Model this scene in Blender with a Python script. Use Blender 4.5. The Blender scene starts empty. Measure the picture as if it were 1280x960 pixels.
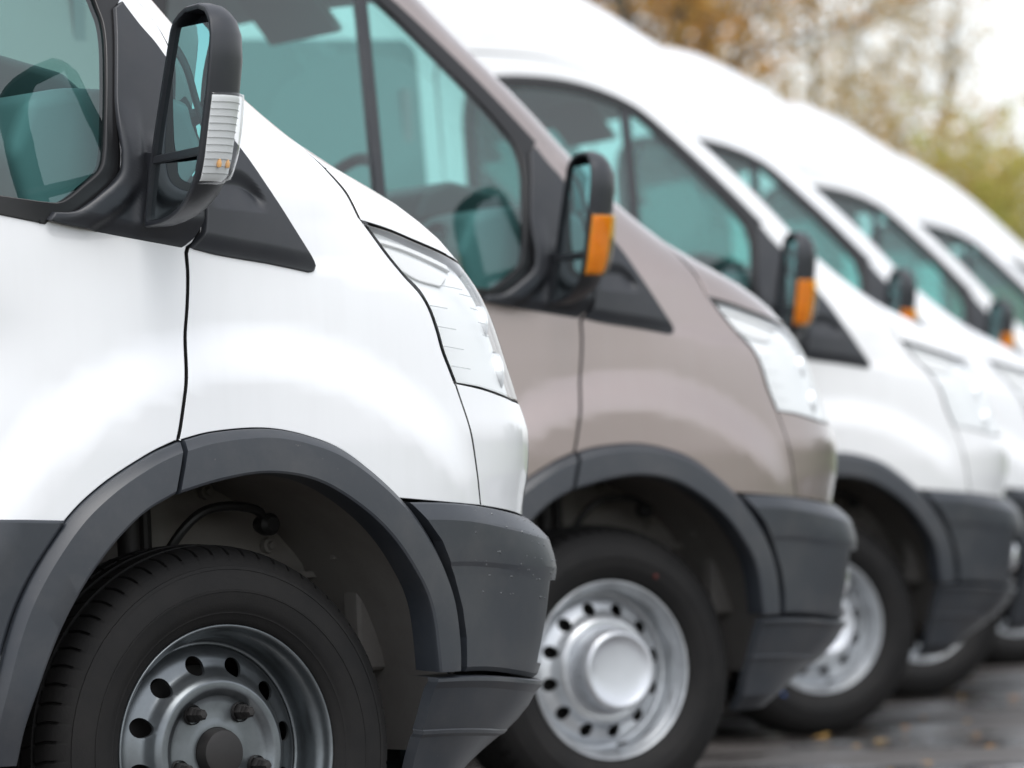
import bpy, bmesh, math, random
import numpy as np
from mathutils import Vector, Matrix
from mathutils.geometry import delaunay_2d_cdt

random.seed(7); RNG = np.random.default_rng(7)
scene = bpy.context.scene
COL = scene.collection
rad = math.radians

# ------------------------------------------------------------------ camera
PHI, PITCH, ROLL, FPX = rad(37.0), rad(1.42745), rad(-2.10652), 6600.0
CAM = Vector((-5.00745, -8.44028, 0.73736))
_v = Vector((math.sin(PHI), math.cos(PHI), 0)); _r = Vector((math.cos(PHI), -math.sin(PHI), 0)); _z = Vector((0, 0, 1))
_fw = _v*math.cos(PITCH)+_z*math.sin(PITCH); _up = -_v*math.sin(PITCH)+_z*math.cos(PITCH)
_rc = _r*math.cos(ROLL)+_up*math.sin(ROLL); _uc = -_r*math.sin(ROLL)+_up*math.cos(ROLL)
cd = bpy.data.cameras.new('camera'); cam = bpy.data.objects.new('camera', cd); COL.objects.link(cam)
cam.matrix_world = Matrix(((_rc.x, _uc.x, -_fw.x, CAM.x), (_rc.y, _uc.y, -_fw.y, CAM.y), (_rc.z, _uc.z, -_fw.z, CAM.z), (0, 0, 0, 1)))
cd.sensor_fit = 'HORIZONTAL'; cd.sensor_width = 36.0; cd.lens = 36.0*FPX/1280.0
cd.clip_start = .1; cd.clip_end = 3000
cd.dof.use_dof = True; cd.dof.focus_distance = 8.95; cd.dof.aperture_fstop = 4.8; cd.dof.aperture_blades = 0
scene.camera = cam

# ------------------------------------------------------------------ sky, sun, exposure
world = bpy.data.worlds.new('World'); scene.world = world; world.use_nodes = True
nt = world.node_tree; nt.nodes.clear()
sky = nt.nodes.new('ShaderNodeTexSky'); sky.sky_type = 'NISHITA'; sky.sun_disc = False
SUN_EL, SUN_AZ = rad(66), rad(200)          # azimuth measured clockwise from +Y
sky.sun_elevation = SUN_EL; sky.sun_rotation = SUN_AZ
sky.air_density = 1.0; sky.dust_density = 2.0; sky.ozone_density = 1.0
hs = nt.nodes.new('ShaderNodeHueSaturation'); hs.inputs['Saturation'].default_value = .22
bg = nt.nodes.new('ShaderNodeBackground'); bg.inputs['Strength'].default_value = .15
wo = nt.nodes.new('ShaderNodeOutputWorld')
nt.links.new(sky.outputs[0], hs.inputs['Color']); nt.links.new(hs.outputs[0], bg.inputs['Color']); nt.links.new(bg.outputs[0], wo.inputs['Surface'])
sl = bpy.data.lights.new('sun', 'SUN'); sl.energy = .65; sl.angle = rad(40); sl.color = (1, .97, .93)
so = bpy.data.objects.new('sun', sl); COL.objects.link(so)
_d = Vector((math.sin(SUN_AZ)*math.cos(SUN_EL), math.cos(SUN_AZ)*math.cos(SUN_EL), math.sin(SUN_EL)))
so.rotation_euler = _d.to_track_quat('Z', 'Y').to_euler(); so.location = (0, 0, 30)
vs = scene.view_settings
vs.view_transform = 'Standard'; vs.look = 'None'; vs.gamma = 1; vs.use_curve_mapping = False
vs.exposure = 1.0
scene.cycles.use_denoising = True
scene.cycles.max_bounces = 10; scene.cycles.transparent_max_bounces = 16
scene.cycles.caustics_reflective = False; scene.cycles.caustics_refractive = False

# ------------------------------------------------------------------ materials
def new_mat(name):
    m = bpy.data.materials.new(name); m.use_nodes = True; t = m.node_tree
    return m, t, t.nodes['Principled BSDF']
def N(t, typ, **kw):
    n = t.nodes.new(typ)
    for k, v in kw.items():
        if hasattr(n, k): setattr(n, k, v)
        else: n.inputs[k].default_value = v
    return n
def simple(name, col, rough=.5, metal=0., coat=0., spec=None, bump=0., bscale=200., var=0., vscale=3., coat_rough=.03):
    m, t, b = new_mat(name)
    b.inputs['Base Color'].default_value = (*col, 1); b.inputs['Roughness'].default_value = rough
    b.inputs['Metallic'].default_value = metal; b.inputs['Coat Weight'].default_value = coat
    b.inputs['Coat Roughness'].default_value = coat_rough
    if spec is not None: b.inputs['Specular IOR Level'].default_value = spec
    tc = t.nodes.new('ShaderNodeTexCoord')
    if bump:
        n = N(t, 'ShaderNodeTexNoise', Scale=bscale, Detail=4.0); t.links.new(tc.outputs['Object'], n.inputs['Vector'])
        bp = N(t, 'ShaderNodeBump', Strength=bump, Distance=.002); t.links.new(n.outputs['Fac'], bp.inputs['Height']); t.links.new(bp.outputs[0], b.inputs['Normal'])
    if var:
        n = N(t, 'ShaderNodeTexNoise', Scale=vscale, Detail=6.0, Roughness=.65); t.links.new(tc.outputs['Object'], n.inputs['Vector'])
        mp = N(t, 'ShaderNodeMapRange'); mp.inputs[1].default_value = .3; mp.inputs[2].default_value = .7
        mp.inputs[3].default_value = 1-var; mp.inputs[4].default_value = 1+var; t.links.new(n.outputs['Fac'], mp.inputs[0])
        mx = N(t, 'ShaderNodeMix', data_type='RGBA', blend_type='MULTIPLY'); mx.inputs[0].default_value = 1
        mx.inputs[6].default_value = (*col, 1); t.links.new(mp.outputs[0], mx.inputs[7]); t.links.new(mx.outputs[2], b.inputs['Base Color'])
        rr = N(t, 'ShaderNodeMapRange'); rr.inputs[3].default_value = max(.02, rough-.08); rr.inputs[4].default_value = min(1, rough+.08)
        t.links.new(n.outputs['Fac'], rr.inputs[0]); t.links.new(rr.outputs[0], b.inputs['Roughness'])
    return m
def dirty_plastic(name, col, rough, dust=(.16, .15, .14), amount=.25, specks=True):
    """moulded plastic with fine grain, road dust and a few dried splashes"""
    m, t, b = new_mat(name)
    tc = t.nodes.new('ShaderNodeTexCoord')
    n1 = N(t, 'ShaderNodeTexNoise', Scale=5.0, Detail=7.0, Roughness=.7); t.links.new(tc.outputs['Object'], n1.inputs['Vector'])
    n2 = N(t, 'ShaderNodeTexNoise', Scale=95.0, Detail=3.0); t.links.new(tc.outputs['Object'], n2.inputs['Vector'])
    r1 = N(t, 'ShaderNodeMapRange'); r1.inputs[1].default_value = .45; r1.inputs[2].default_value = .8; r1.inputs[3].default_value = 0; r1.inputs[4].default_value = amount
    t.links.new(n1.outputs['Fac'], r1.inputs[0])
    mx = N(t, 'ShaderNodeMix', data_type='RGBA'); mx.inputs[6].default_value = (*col, 1); mx.inputs[7].default_value = (*dust, 1)
    t.links.new(r1.outputs[0], mx.inputs[0]); last = mx.outputs[2]
    if specks:
        r2 = N(t, 'ShaderNodeMapRange'); r2.inputs[1].default_value = .74; r2.inputs[2].default_value = .80; r2.inputs[3].default_value = 0; r2.inputs[4].default_value = .5
        t.links.new(n2.outputs['Fac'], r2.inputs[0])
        m2 = N(t, 'ShaderNodeMix', data_type='RGBA'); t.links.new(r2.outputs[0], m2.inputs[0]); t.links.new(last, m2.inputs[6]); m2.inputs[7].default_value = (*dust, 1); last = m2.outputs[2]
    t.links.new(last, b.inputs['Base Color'])
    rr = N(t, 'ShaderNodeMapRange'); rr.inputs[3].default_value = rough-.07; rr.inputs[4].default_value = rough+.12
    t.links.new(n1.outputs['Fac'], rr.inputs[0]); t.links.new(rr.outputs[0], b.inputs['Roughness'])
    gn = N(t, 'ShaderNodeTexNoise', Scale=900.0, Detail=2.0); t.links.new(tc.outputs['Object'], gn.inputs['Vector'])
    bp = N(t, 'ShaderNodeBump', Strength=.12, Distance=.0006); t.links.new(gn.outputs['Fac'], bp.inputs['Height']); t.links.new(bp.outputs[0], b.inputs['Normal'])
    return m
def sheet_glass(name, tint, rough=0.0, refl=1.0, ior=1.5, faces=1.8):
    m = bpy.data.materials.new(name); m.use_nodes = True; t = m.node_tree; t.nodes.clear()
    tr = N(t, 'ShaderNodeBsdfTransparent'); tr.inputs[0].default_value = (*tint, 1)
    gl = N(t, 'ShaderNodeBsdfGlossy'); gl.inputs['Roughness'].default_value = rough; gl.inputs[0].default_value = (refl, refl, refl, 1)
    # reflectance of a thin pane (two faces), the same from either side
    g = N(t, 'ShaderNodeNewGeometry'); dp = N(t, 'ShaderNodeVectorMath', operation='DOT_PRODUCT'); t.links.new(g.outputs['Normal'], dp.inputs[0]); t.links.new(g.outputs['Incoming'], dp.inputs[1])
    ab = N(t, 'ShaderNodeMath', operation='ABSOLUTE'); t.links.new(dp.outputs['Value'], ab.inputs[0])
    om = N(t, 'ShaderNodeMath', operation='SUBTRACT'); om.inputs[0].default_value = 1; t.links.new(ab.outputs[0], om.inputs[1])
    pw = N(t, 'ShaderNodeMath', operation='POWER'); pw.inputs[1].default_value = 5; t.links.new(om.outputs[0], pw.inputs[0])
    f0 = ((ior-1)/(ior+1))**2*faces
    ma = N(t, 'ShaderNodeMath', operation='MULTIPLY_ADD'); ma.inputs[1].default_value = .92-f0; ma.inputs[2].default_value = f0; t.links.new(pw.outputs[0], ma.inputs[0])
    mx = N(t, 'ShaderNodeMixShader'); o = N(t, 'ShaderNodeOutputMaterial')
    t.links.new(ma.outputs[0], mx.inputs[0]); t.links.new(tr.outputs[0], mx.inputs[1]); t.links.new(gl.outputs[0], mx.inputs[2]); t.links.new(mx.outputs[0], o.inputs[0])
    return m
def paint(name, col, metal=0., rough=.35, dirt=.04, dirt_col=(.42, .41, .40)):
    m, t, b = new_mat(name)
    b.inputs['Metallic'].default_value = metal; b.inputs['Coat Weight'].default_value = 1.0; b.inputs['Coat Roughness'].default_value = .035
    tc = t.nodes.new('ShaderNodeTexCoord')
    n1 = N(t, 'ShaderNodeTexNoise', Scale=2.6, Detail=8.0, Roughness=.72); t.links.new(tc.outputs['Object'], n1.inputs['Vector'])
    mp = N(t, 'ShaderNodeMapping'); mp.inputs['Scale'].default_value = (30, 30, 2.2); t.links.new(tc.outputs['Object'], mp.inputs['Vector'])
    n2 = N(t, 'ShaderNodeTexNoise', Scale=1.0, Detail=5.0); t.links.new(mp.outputs[0], n2.inputs['Vector'])
    ml = N(t, 'ShaderNodeMath', operation='MULTIPLY'); t.links.new(n1.outputs['Fac'], ml.inputs[0]); t.links.new(n2.outputs['Fac'], ml.inputs[1])
    r1 = N(t, 'ShaderNodeMapRange'); r1.inputs[1].default_value = .22; r1.inputs[2].default_value = .5; r1.inputs[3].default_value = 0; r1.inputs[4].default_value = dirt*2
    t.links.new(ml.outputs[0], r1.inputs[0])
    mx = N(t, 'ShaderNodeMix', data_type='RGBA'); mx.inputs[6].default_value = (*col, 1); mx.inputs[7].default_value = (*dirt_col, 1)
    t.links.new(r1.outputs[0], mx.inputs[0]); t.links.new(mx.outputs[2], b.inputs['Base Color'])
    b.inputs['Roughness'].default_value = rough
    cr = N(t, 'ShaderNodeMapRange'); cr.inputs[3].default_value = .02; cr.inputs[4].default_value = .09; t.links.new(n1.outputs['Fac'], cr.inputs[0]); t.links.new(cr.outputs[0], b.inputs['Coat Roughness'])
    if metal:
        fl = N(t, 'ShaderNodeTexNoise', Scale=1800.0, Detail=1.0); t.links.new(tc.outputs['Object'], fl.inputs['Vector'])
        bp = N(t, 'ShaderNodeBump', Strength=.15, Distance=.0005); t.links.new(fl.outputs['Fac'], bp.inputs['Height']); t.links.new(bp.outputs[0], b.inputs['Normal'])
    return m
M = {}
M['white'] = paint('white_paint', (.80, .815, .835), rough=.4)
M['white_b'] = paint('white_paint_b', (.78, .79, .80), rough=.4, dirt=.05)
M['brown'] = paint('grey_brown_metallic_paint', (.33, .276, .262), metal=.65, rough=.34, dirt=.05)
M['plastic'] = dirty_plastic('grey_plastic', (.029, .034, .042), .36)
M['trim'] = dirty_plastic('black_trim_plastic', (.024, .027, .033), .38, amount=.12, specks=False)
M['gloss_black'] = simple('black_seal', (.008, .008, .009), .3)
M['gap_dark_seal'] = simple('gap_shade_flange', (.012, .012, .012), .6)  # panel flanges coloured dark to imitate the shade in the gaps
M['inner'] = simple('matt_black_inner', (.01, .01, .01), .8)
M['glass'] = sheet_glass('green_tinted_window_glass', (.51, .82, .805))
M['screen'] = sheet_glass('windscreen_glass', (.60, .85, .81))
M['lens'] = sheet_glass('clear_lens', (.97, .98, .98), ior=1.45, faces=1.4)
M['silver_in'] = simple('headlight_silver', (.88, .89, .90), .38, metal=.05)
M['bowl'] = simple('silvered_bowl', (.92, .93, .95), .16, metal=.5)
M['rib'] = simple('clear_rib', (.55, .57, .58), .2)
M['white_in'] = simple('headlight_white_plastic', (.80, .80, .80), .35)
M['chrome'] = simple('chrome', (.85, .86, .88), .06, metal=1.)
M['mirror'] = simple('mirror_glass', (.60, .69, .71), .015, metal=1.)
M['orange'] = None
M['steel_dark'] = simple('dark_wheel_steel', (.15, .165, .175), .32, metal=.85, var=.2, vscale=12)
M['steel'] = simple('painted_wheel_steel', (.52, .54, .56), .33, metal=.75, var=.2, vscale=12)
M['cap'] = simple('silver_centre_cap', (.55, .57, .60), .33, metal=.7, var=.06, vscale=9)
M['hub'] = dirty_plastic('black_hub', (.012, .011, .011), .6, dust=(.05, .045, .04))
M['interior'] = simple('grey_interior_plastic', (.24, .25, .255), .5, bump=.1, bscale=400)
M['interior_dark'] = simple('dark_interior_plastic', (.05, .053, .056), .5)
M['fabric'] = simple('seat_fabric', (.06, .063, .07), .9, bump=.3, bscale=500)
M['headliner'] = simple('headliner', (.6, .61, .6), .9)
M['liner'] = dirty_plastic('wheel_well_metal', (.30, .285, .27), .7, dust=(.15, .13, .11), amount=.5)
M['rubber_hose'] = simple('rubber_hose', (.012, .012, .012), .5)
M['privacy'] = simple('dark_side_glass', (.11, .21, .21), .03, spec=.6)
M['tail'] = simple('red_lamp_plastic', (.35, .01, .01), .15)

def make_orange(name, col, tr):
    m, t, b = new_mat(name)
    b.inputs['Base Color'].default_value = (*col, 1); b.inputs['Roughness'].default_value = .12
    b.inputs['Subsurface Weight'].default_value = .5; b.inputs['Subsurface Radius'].default_value = (.02, .008, .002); b.inputs['Subsurface Scale'].default_value = .6
    tc = t.nodes.new('ShaderNodeTexCoord'); w = N(t, 'ShaderNodeTexWave', Scale=70.0); w.bands_direction = 'Z'
    t.links.new(tc.outputs['Object'], w.inputs['Vector'])
    bp = N(t, 'ShaderNodeBump', Strength=.25, Distance=.002); t.links.new(w.outputs['Fac'], bp.inputs['Height']); t.links.new(bp.outputs[0], b.inputs['Normal'])
    return m
M['orange'] = make_orange('amber_reflector', (1., .46, .03), .3)
M['amber_lens'] = sheet_glass('amber_clear_lens', (1., .76, .22), ior=1.5, faces=1.3)
M['bulb'] = simple('amber_bulb', (.85, .45, .16), .2)

def make_tyre():
    m, t, b = new_mat('tyre_rubber')
    tc = t.nodes.new('ShaderNodeTexCoord')
    n = N(t, 'ShaderNodeTexNoise', Scale=9.0, Detail=8.0, Roughness=.7); t.links.new(tc.outputs['Object'], n.inputs['Vector'])
    r = N(t, 'ShaderNodeValToRGB'); r.color_ramp.elements[0].position = .35; r.color_ramp.elements[0].color = (.0035, .0035, .0038, 1)
    r.color_ramp.elements[1].position = .75; r.color_ramp.elements[1].color = (.0105, .0095, .009, 1); t.links.new(n.outputs['Fac'], r.inputs[0]); t.links.new(r.outputs[0], b.inputs['Base Color'])
    b.inputs['Roughness'].default_value = .7; b.inputs['Specular IOR Level'].default_value = .32
    n2 = N(t, 'ShaderNodeTexNoise', Scale=300.0, Detail=3.0); t.links.new(tc.outputs['Object'], n2.inputs['Vector'])
    bp = N(t, 'ShaderNodeBump', Strength=.25, Distance=.001); t.links.new(n2.outputs['Fac'], bp.inputs['Height']); t.links.new(bp.outputs[0], b.inputs['Normal'])
    return m
M['tyre'] = make_tyre()

def make_asphalt():
    m, t, b = new_mat('wet_asphalt')
    tc = t.nodes.new('ShaderNodeTexCoord')
    big = N(t, 'ShaderNodeTexNoise', Scale=.8, Detail=5.0, Roughness=.6, Distortion=.4); t.links.new(tc.outputs['Object'], big.inputs['Vector'])
    fine = N(t, 'ShaderNodeTexVoronoi', Scale=110.0); t.links.new(tc.outputs['Object'], fine.inputs['Vector'])
    fn = N(t, 'ShaderNodeTexNoise', Scale=45.0, Detail=5.0); t.links.new(tc.outputs['Object'], fn.inputs['Vector'])
    wet = N(t, 'ShaderNodeMapRange'); wet.inputs[1].default_value = .40; wet.inputs[2].default_value = .52; t.links.new(big.outputs['Fac'], wet.inputs[0])
    rc = N(t, 'ShaderNodeValToRGB'); rc.color_ramp.elements[0].color = (.030, .027, .026, 1); rc.color_ramp.elements[1].color = (.105, .094, .088, 1)
    t.links.new(fn.outputs['Fac'], rc.inputs[0]); t.links.new(rc.outputs[0], b.inputs['Base Color'])
    ro = N(t, 'ShaderNodeMapRange'); ro.inputs[3].default_value = .5; ro.inputs[4].default_value = .08; t.links.new(wet.outputs[0], ro.inputs[0]); t.links.new(ro.outputs[0], b.inputs['Roughness'])
    st = N(t, 'ShaderNodeMapRange'); st.inputs[3].default_value = .55; st.inputs[4].default_value = .03; t.links.new(wet.outputs[0], st.inputs[0])
    bp = N(t, 'ShaderNodeBump', Distance=.004); t.links.new(fine.outputs['Distance'], bp.inputs['Height']); t.links.new(st.outputs[0], bp.inputs['Strength'])
    wv = N(t, 'ShaderNodeTexNoise', Scale=3.0, Detail=3.0); t.links.new(tc.outputs['Object'], wv.inputs['Vector'])
    t.links.new(wet.outputs[0], b.inputs['Coat Weight']); b.inputs['Coat Roughness'].default_value = .2; b.inputs['Coat IOR'].default_value = 1.6
    b2 = N(t, 'ShaderNodeBump', Distance=.07, Strength=1.0); t.links.new(wv.outputs['Fac'], b2.inputs['Height']); t.links.new(bp.outputs[0], b2.inputs['Normal']); t.links.new(b2.outputs[0], b.inputs['Normal']); t.links.new(b2.outputs[0], b.inputs['Coat Normal'])
    return m
M['asphalt'] = make_asphalt()

# ------------------------------------------------------------------ mesh helpers
def mesh_from(name, V, F, normals=None, smooth=True, sharp=None, mats=None):
    me = bpy.data.meshes.new(name)
    me.from_pydata([tuple(map(float, v)) for v in V], [], [tuple(int(i) for i in f) for f in F]); me.update()
    if smooth: me.shade_smooth()
    if sharp is not None: me.set_sharp_from_angle(angle=rad(sharp))
    if normals is not None: me.normals_split_custom_set_from_vertices([tuple(map(float, n)) for n in normals])
    return me
def grid_faces(nu, nv, wrap_u=False, wrap_v=False, base=0, flip=False):
    F = []
    for i in range(nu if wrap_u else nu-1):
        for j in range(nv if wrap_v else nv-1):
            a = base+i*nv+j; b = base+((i+1) % nu)*nv+j; c = base+((i+1) % nu)*nv+(j+1) % nv; d = base+i*nv+(j+1) % nv
            F.append((a, d, c, b) if flip else (a, b, c, d))
    return F
class MB:
    """collects loose pieces of ONE part into one mesh"""
    def __init__(s): s.V = []; s.F = []
    def add(s, V, F):
        b = len(s.V); s.V += [tuple(map(float, v)) for v in V]; s.F += [tuple(i+b for i in f) for f in F]; return s
    def box(s, c, size, rot=None, bevel=0):
        bm = bmesh.new(); bmesh.ops.create_cube(bm, size=1)
        for v in bm.verts: v.co = Vector((v.co.x*size[0], v.co.y*size[1], v.co.z*size[2]))
        if bevel: bmesh.ops.bevel(bm, geom=bm.edges[:], offset=bevel, segments=3, profile=.7, affect='EDGES')
        mt = (rot if rot else Matrix.Identity(3))
        bm.verts.index_update(); s.add([mt @ v.co+Vector(c) for v in bm.verts], [[v.index for v in f.verts] for f in bm.faces]); bm.free(); return s
    def tube(s, pts, r, n=10, cap=True):
        pts = [Vector(p) for p in pts]; rs = r if hasattr(r, '__len__') else [r]*len(pts)
        rings = []; up = Vector((.13, .31, .94)).normalized()
        for i, p in enumerate(pts):
            t = (pts[min(i+1, len(pts)-1)]-pts[max(i-1, 0)]).normalized()
            a = t.cross(up).normalized(); b = t.cross(a).normalized()
            rings += [p+(a*math.cos(k*2*math.pi/n)+b*math.sin(k*2*math.pi/n))*rs[i] for k in range(n)]
        F = grid_faces(len(pts), n, wrap_v=True, flip=True)
        if cap: F += [tuple(range(n)), tuple(reversed([len(rings)-n+k for k in range(n)]))]
        return s.add(rings, F)
    def lathe(s, prof, c, axis='-Y', n=48, flip=False):
        """prof: (radius, height along axis)"""
        V = []
        for k in range(n):
            th = 2*math.pi*k/n
            for r, a in prof:
                if axis == '-Y': V.append((c[0]+r*math.cos(th), c[1]-a, c[2]+r*math.sin(th)))
                elif axis == 'Z': V.append((c[0]+r*math.cos(th), c[1]+r*math.sin(th), c[2]+a))
                elif axis == 'X': V.append((c[0]+a, c[1]+r*math.cos(th), c[2]+r*math.sin(th)))
        return s.add(V, grid_faces(n, len(prof), wrap_u=True, flip=flip))
    def mesh(s, name, smooth=True, sharp=35): return mesh_from(name, s.V, s.F, smooth=smooth, sharp=sharp)
def fix_normals(me):
    bm = bmesh.new(); bm.from_mesh(me); bmesh.ops.recalc_face_normals(bm, faces=bm.faces[:]); bm.to_mesh(me); bm.free(); return me

def pchip(xs, ys, x):
    xs = np.asarray(xs, float); ys = np.asarray(ys, float); x = np.asarray(x, float)
    h = np.diff(xs); dl = np.diff(ys)/h; m = np.zeros(len(xs))
    for i in range(1, len(xs)-1):
        if dl[i-1]*dl[i] > 0:
            w1 = 2*h[i]+h[i-1]; w2 = h[i]+2*h[i-1]; m[i] = (w1+w2)/(w1/dl[i-1]+w2/dl[i])
    m[0] = dl[0]; m[-1] = dl[-1]
    i = np.clip(np.searchsorted(xs, x)-1, 0, len(h)-1); t = np.clip((x-xs[i])/h[i], 0, 1)
    return (2*t**3-3*t**2+1)*ys[i]+(t**3-2*t**2+t)*h[i]*m[i]+(-2*t**3+3*t**2)*ys[i+1]+(t**3-t**2)*h[i]*m[i+1]
def sstep(a, b, x):
    t = np.clip((np.asarray(x, float)-a)/(b-a), 0, 1); return t*t*(3-2*t)

# ------------------------------------------------------------------ van skin: plan sections stacked over height
# z, half width, nose x on the centre line, bow of the nose, corner length along the side, corner depth inward
TAB = np.array([
[.05,.955,.80,.240,.600,.460],[.20,.965,.86,.240,.600,.460],[.45,.985,.925,.240,.600,.440],[.60,.992,.945,.240,.600,.420],[.75,.998,.950,.240,.600,.400],[.82,.999,.963,.240,.600,.390],[.88,1.0,.966,.240,.600,.383],[.94,1.0,.945,.240,.590,.372],
[1.0,1.0,.922,.240,.580,.360],[1.1,.998,.875,.230,.560,.340],[1.15,.9965,.84,.225,.55,.32],[1.2,.995,.79,.220,.540,.300],[1.25,.9925,.735,.22,.53,.28],[1.3,.990,.655,.22,.52,.26],
[1.35,.9865,.55,.225,.50,.24],[1.4,.983,.455,.230,.480,.220],[1.5,.973,.325,.250,.400,.180],[1.6,.962,.22,.260,.320,.140],[1.75,.945,.075,.260,.260,.120],[1.9,.927,-.085,.260,.240,.115],
[2.1,.903,-.285,.260,.250,.120],[2.3,.875,-.50,.270,.320,.160],[2.4,.857,-.60,.280,.380,.190],[2.5,.832,-.715,.290,.460,.240],[2.6,.795,-.85,.300,.550,.300],[2.7,.720,-1.01,.300,.650,.350],
[2.75,.620,-1.11,.300,.70,.350],[2.78,.400,-1.25,.200,.70,.250],[2.788,.03,-1.55,.02,.70,.02]])
XR = -4.5
def plan(p, z):
    """p<=0 straight side, 0..1 rounded corner, 1..2 bowed front to the centre line, 2..4 the other half mirrored"""
    p, z = np.broadcast_arrays(np.asarray(p, float), np.asarray(z, float))
    sg = np.where(p > 2, -1., 1.); p = np.where(p > 2, 4-p, p)
    w, xf, k, r, q = [pchip(TAB[:, 0], TAB[:, i], z) for i in range(1, 6)]
    ye = w-q; xe = xf-k*(ye/w)**2; xk = xe-2*k*ye/w**2*q
    t = np.clip(p, 0, 1); B0, B1, B2, B3 = (1-t)**3, 3*t*(1-t)**2, 3*t*t*(1-t), t**3; h = .72
    x = B0*(xk-r)+B1*(xk-r+h*r)+B2*(xe+h*(xk-xe))+B3*xe
    y = -(B0*w+B1*w+B2*(ye+h*q)+B3*ye)
    x = np.where(p < 0, xk-r+3*h*r*p, x); y = np.where(p < 0, -w, y)
    yb = ye*(2-p); x = np.where(p > 1, xf-k*(yb/w)**2, x); y = np.where(p > 1, -yb, y)
    return np.stack([x, y*sg, z], -1)
def p_of(x, z):
    x, z = np.broadcast_arrays(np.asarray(x, float), np.asarray(z, float))
    lo = np.full(x.shape, -16.); hi = np.full(x.shape, 1.99)
    for _ in range(46):
        mid = (lo+hi)/2; g = plan(mid, z)[..., 0] < x
        lo = np.where(g, mid, lo); hi = np.where(g, hi, mid)
    return (lo+hi)/2
def relief(x, z):
    """pressed shapes in the side: the flare over the front wheel, the hollow of the door, the crease behind the headlight"""
    r = np.sqrt((x-.03)**2+((z-.36)*.985)**2)
    d = .023*(1-sstep(.61, .715, r))*(1-sstep(.40, .62, x))*sstep(.30, .5, z)
    d = d-.012*np.exp(-((z-1.03)/.10)**2)*sstep(-.25, -.6, x)*sstep(-5, -4, x)
    zc = 1.165-.16*(x-.19)
    d = d-.007*sstep(.0, .035, z-zc)*sstep(.10, .24, x)*(1-sstep(.42, .6, x))*(1-sstep(1.25, 1.32, z))
    # second flare over the rear wheel
    r2 = np.sqrt((x+3.3)**2+(z-.36)**2); d = d+.022*(1-sstep(.55, .72, r2))*sstep(.3, .5, z)
    return d
def base_n(p, z, e=2e-3):
    a = plan(p+e, z)-plan(p-e, z); b = plan(p, z+e)-plan(p, z-e)
    n = np.cross(a, b); return n/np.maximum(np.linalg.norm(n, axis=-1, keepdims=True), 1e-12)
def full(p, z, off=0.):
    p, z = np.broadcast_arrays(np.asarray(p, float), np.asarray(z, float))
    b = plan(p, z); d = np.where(np.abs(p-2) > 1.0, relief(b[..., 0], z), 0.)
    return b+base_n(p, z)*(d+off)[..., None]
def full_n(p, z, e=3e-3):
    a = full(p+e, z)-full(p-e, z); b = full(p, z+e)-full(p, z-e)
    n = np.cross(a, b); return n/np.maximum(np.linalg.norm(n, axis=-1, keepdims=True), 1e-12)
def xz(pts):
    a = np.array(pts, float)
    if len(a) > 1: a = smooth_line(a, .012, curve=len(a) > 2)
    return np.stack([p_of(a[:, 0], a[:, 1]), a[:, 1]], 1)
def xp(loop): return np.stack([p_of(loop[:, 0], loop[:, 1]), loop[:, 1]], 1)
def onskin(x, z, off=0.):
    return full(p_of(x, z), np.asarray(z, float), off)

def smooth_line(pts, step=.012, closed=False, curve=True):
    """dense points through pts (Catmull-Rom), spacing about step"""
    P = np.array(pts, float); n = len(P); out = []
    for i in range(n if closed else n-1):
        p1, p2 = P[i], P[(i+1) % n]
        p0 = P[i-1] if (i > 0 or closed) else 2*p1-p2; p3 = P[(i+2) % n] if (i+2 < n or closed) else 2*p2-p1
        L = np.linalg.norm(p2-p1); k = max(1, int(math.ceil(L/step)))
        for t in np.arange(k)/k:
            if curve: out.append(.5*(2*p1+(p2-p0)*t+(2*p0-5*p1+4*p2-p3)*t*t+(3*p1-p0-3*p2+p3)*t**3))
            else: out.append(p1+(p2-p1)*t)
    if not closed: out.append(P[-1])
    return np.array(out)
def path(*segs, step=.012):
    """segs: lists of (x,z); each list is a smooth run, runs are joined by straight lines; returns a closed loop"""
    out = []
    for s in segs:
        q = smooth_line(s, step) if len(s) > 2 else smooth_line(s, step, curve=False) if len(s) == 2 else np.array(s, float)
        if len(out): out += list(smooth_line([out[-1], q[0]], step, curve=False)[1:-1])
        out += list(q)
    out += list(smooth_line([out[-1], out[0]], step, curve=False)[1:-1])
    keep = [out[0]]
    for q in out[1:]:
        if np.linalg.norm(np.array(q)-keep[-1]) > 1e-4: keep.append(np.array(q))
    if np.linalg.norm(keep[0]-keep[-1]) < 1e-4: keep.pop()
    return np.array(keep)
def inside(pt, loops):
    c = np.zeros(len(pt), bool)
    for L in loops:
        x0, y0 = L[:, 0], L[:, 1]; x1, y1 = np.roll(x0, -1), np.roll(y0, -1)
        for a, b, cx, d in zip(x0, y0, x1, y1):
            if b == d: continue
            hit = ((b > pt[:, 1]) != (d > pt[:, 1])) & (pt[:, 0] < (cx-a)*(pt[:, 1]-b)/(d-b)+a); c ^= hit
    return c
KD = .8
FLANGE = []
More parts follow.
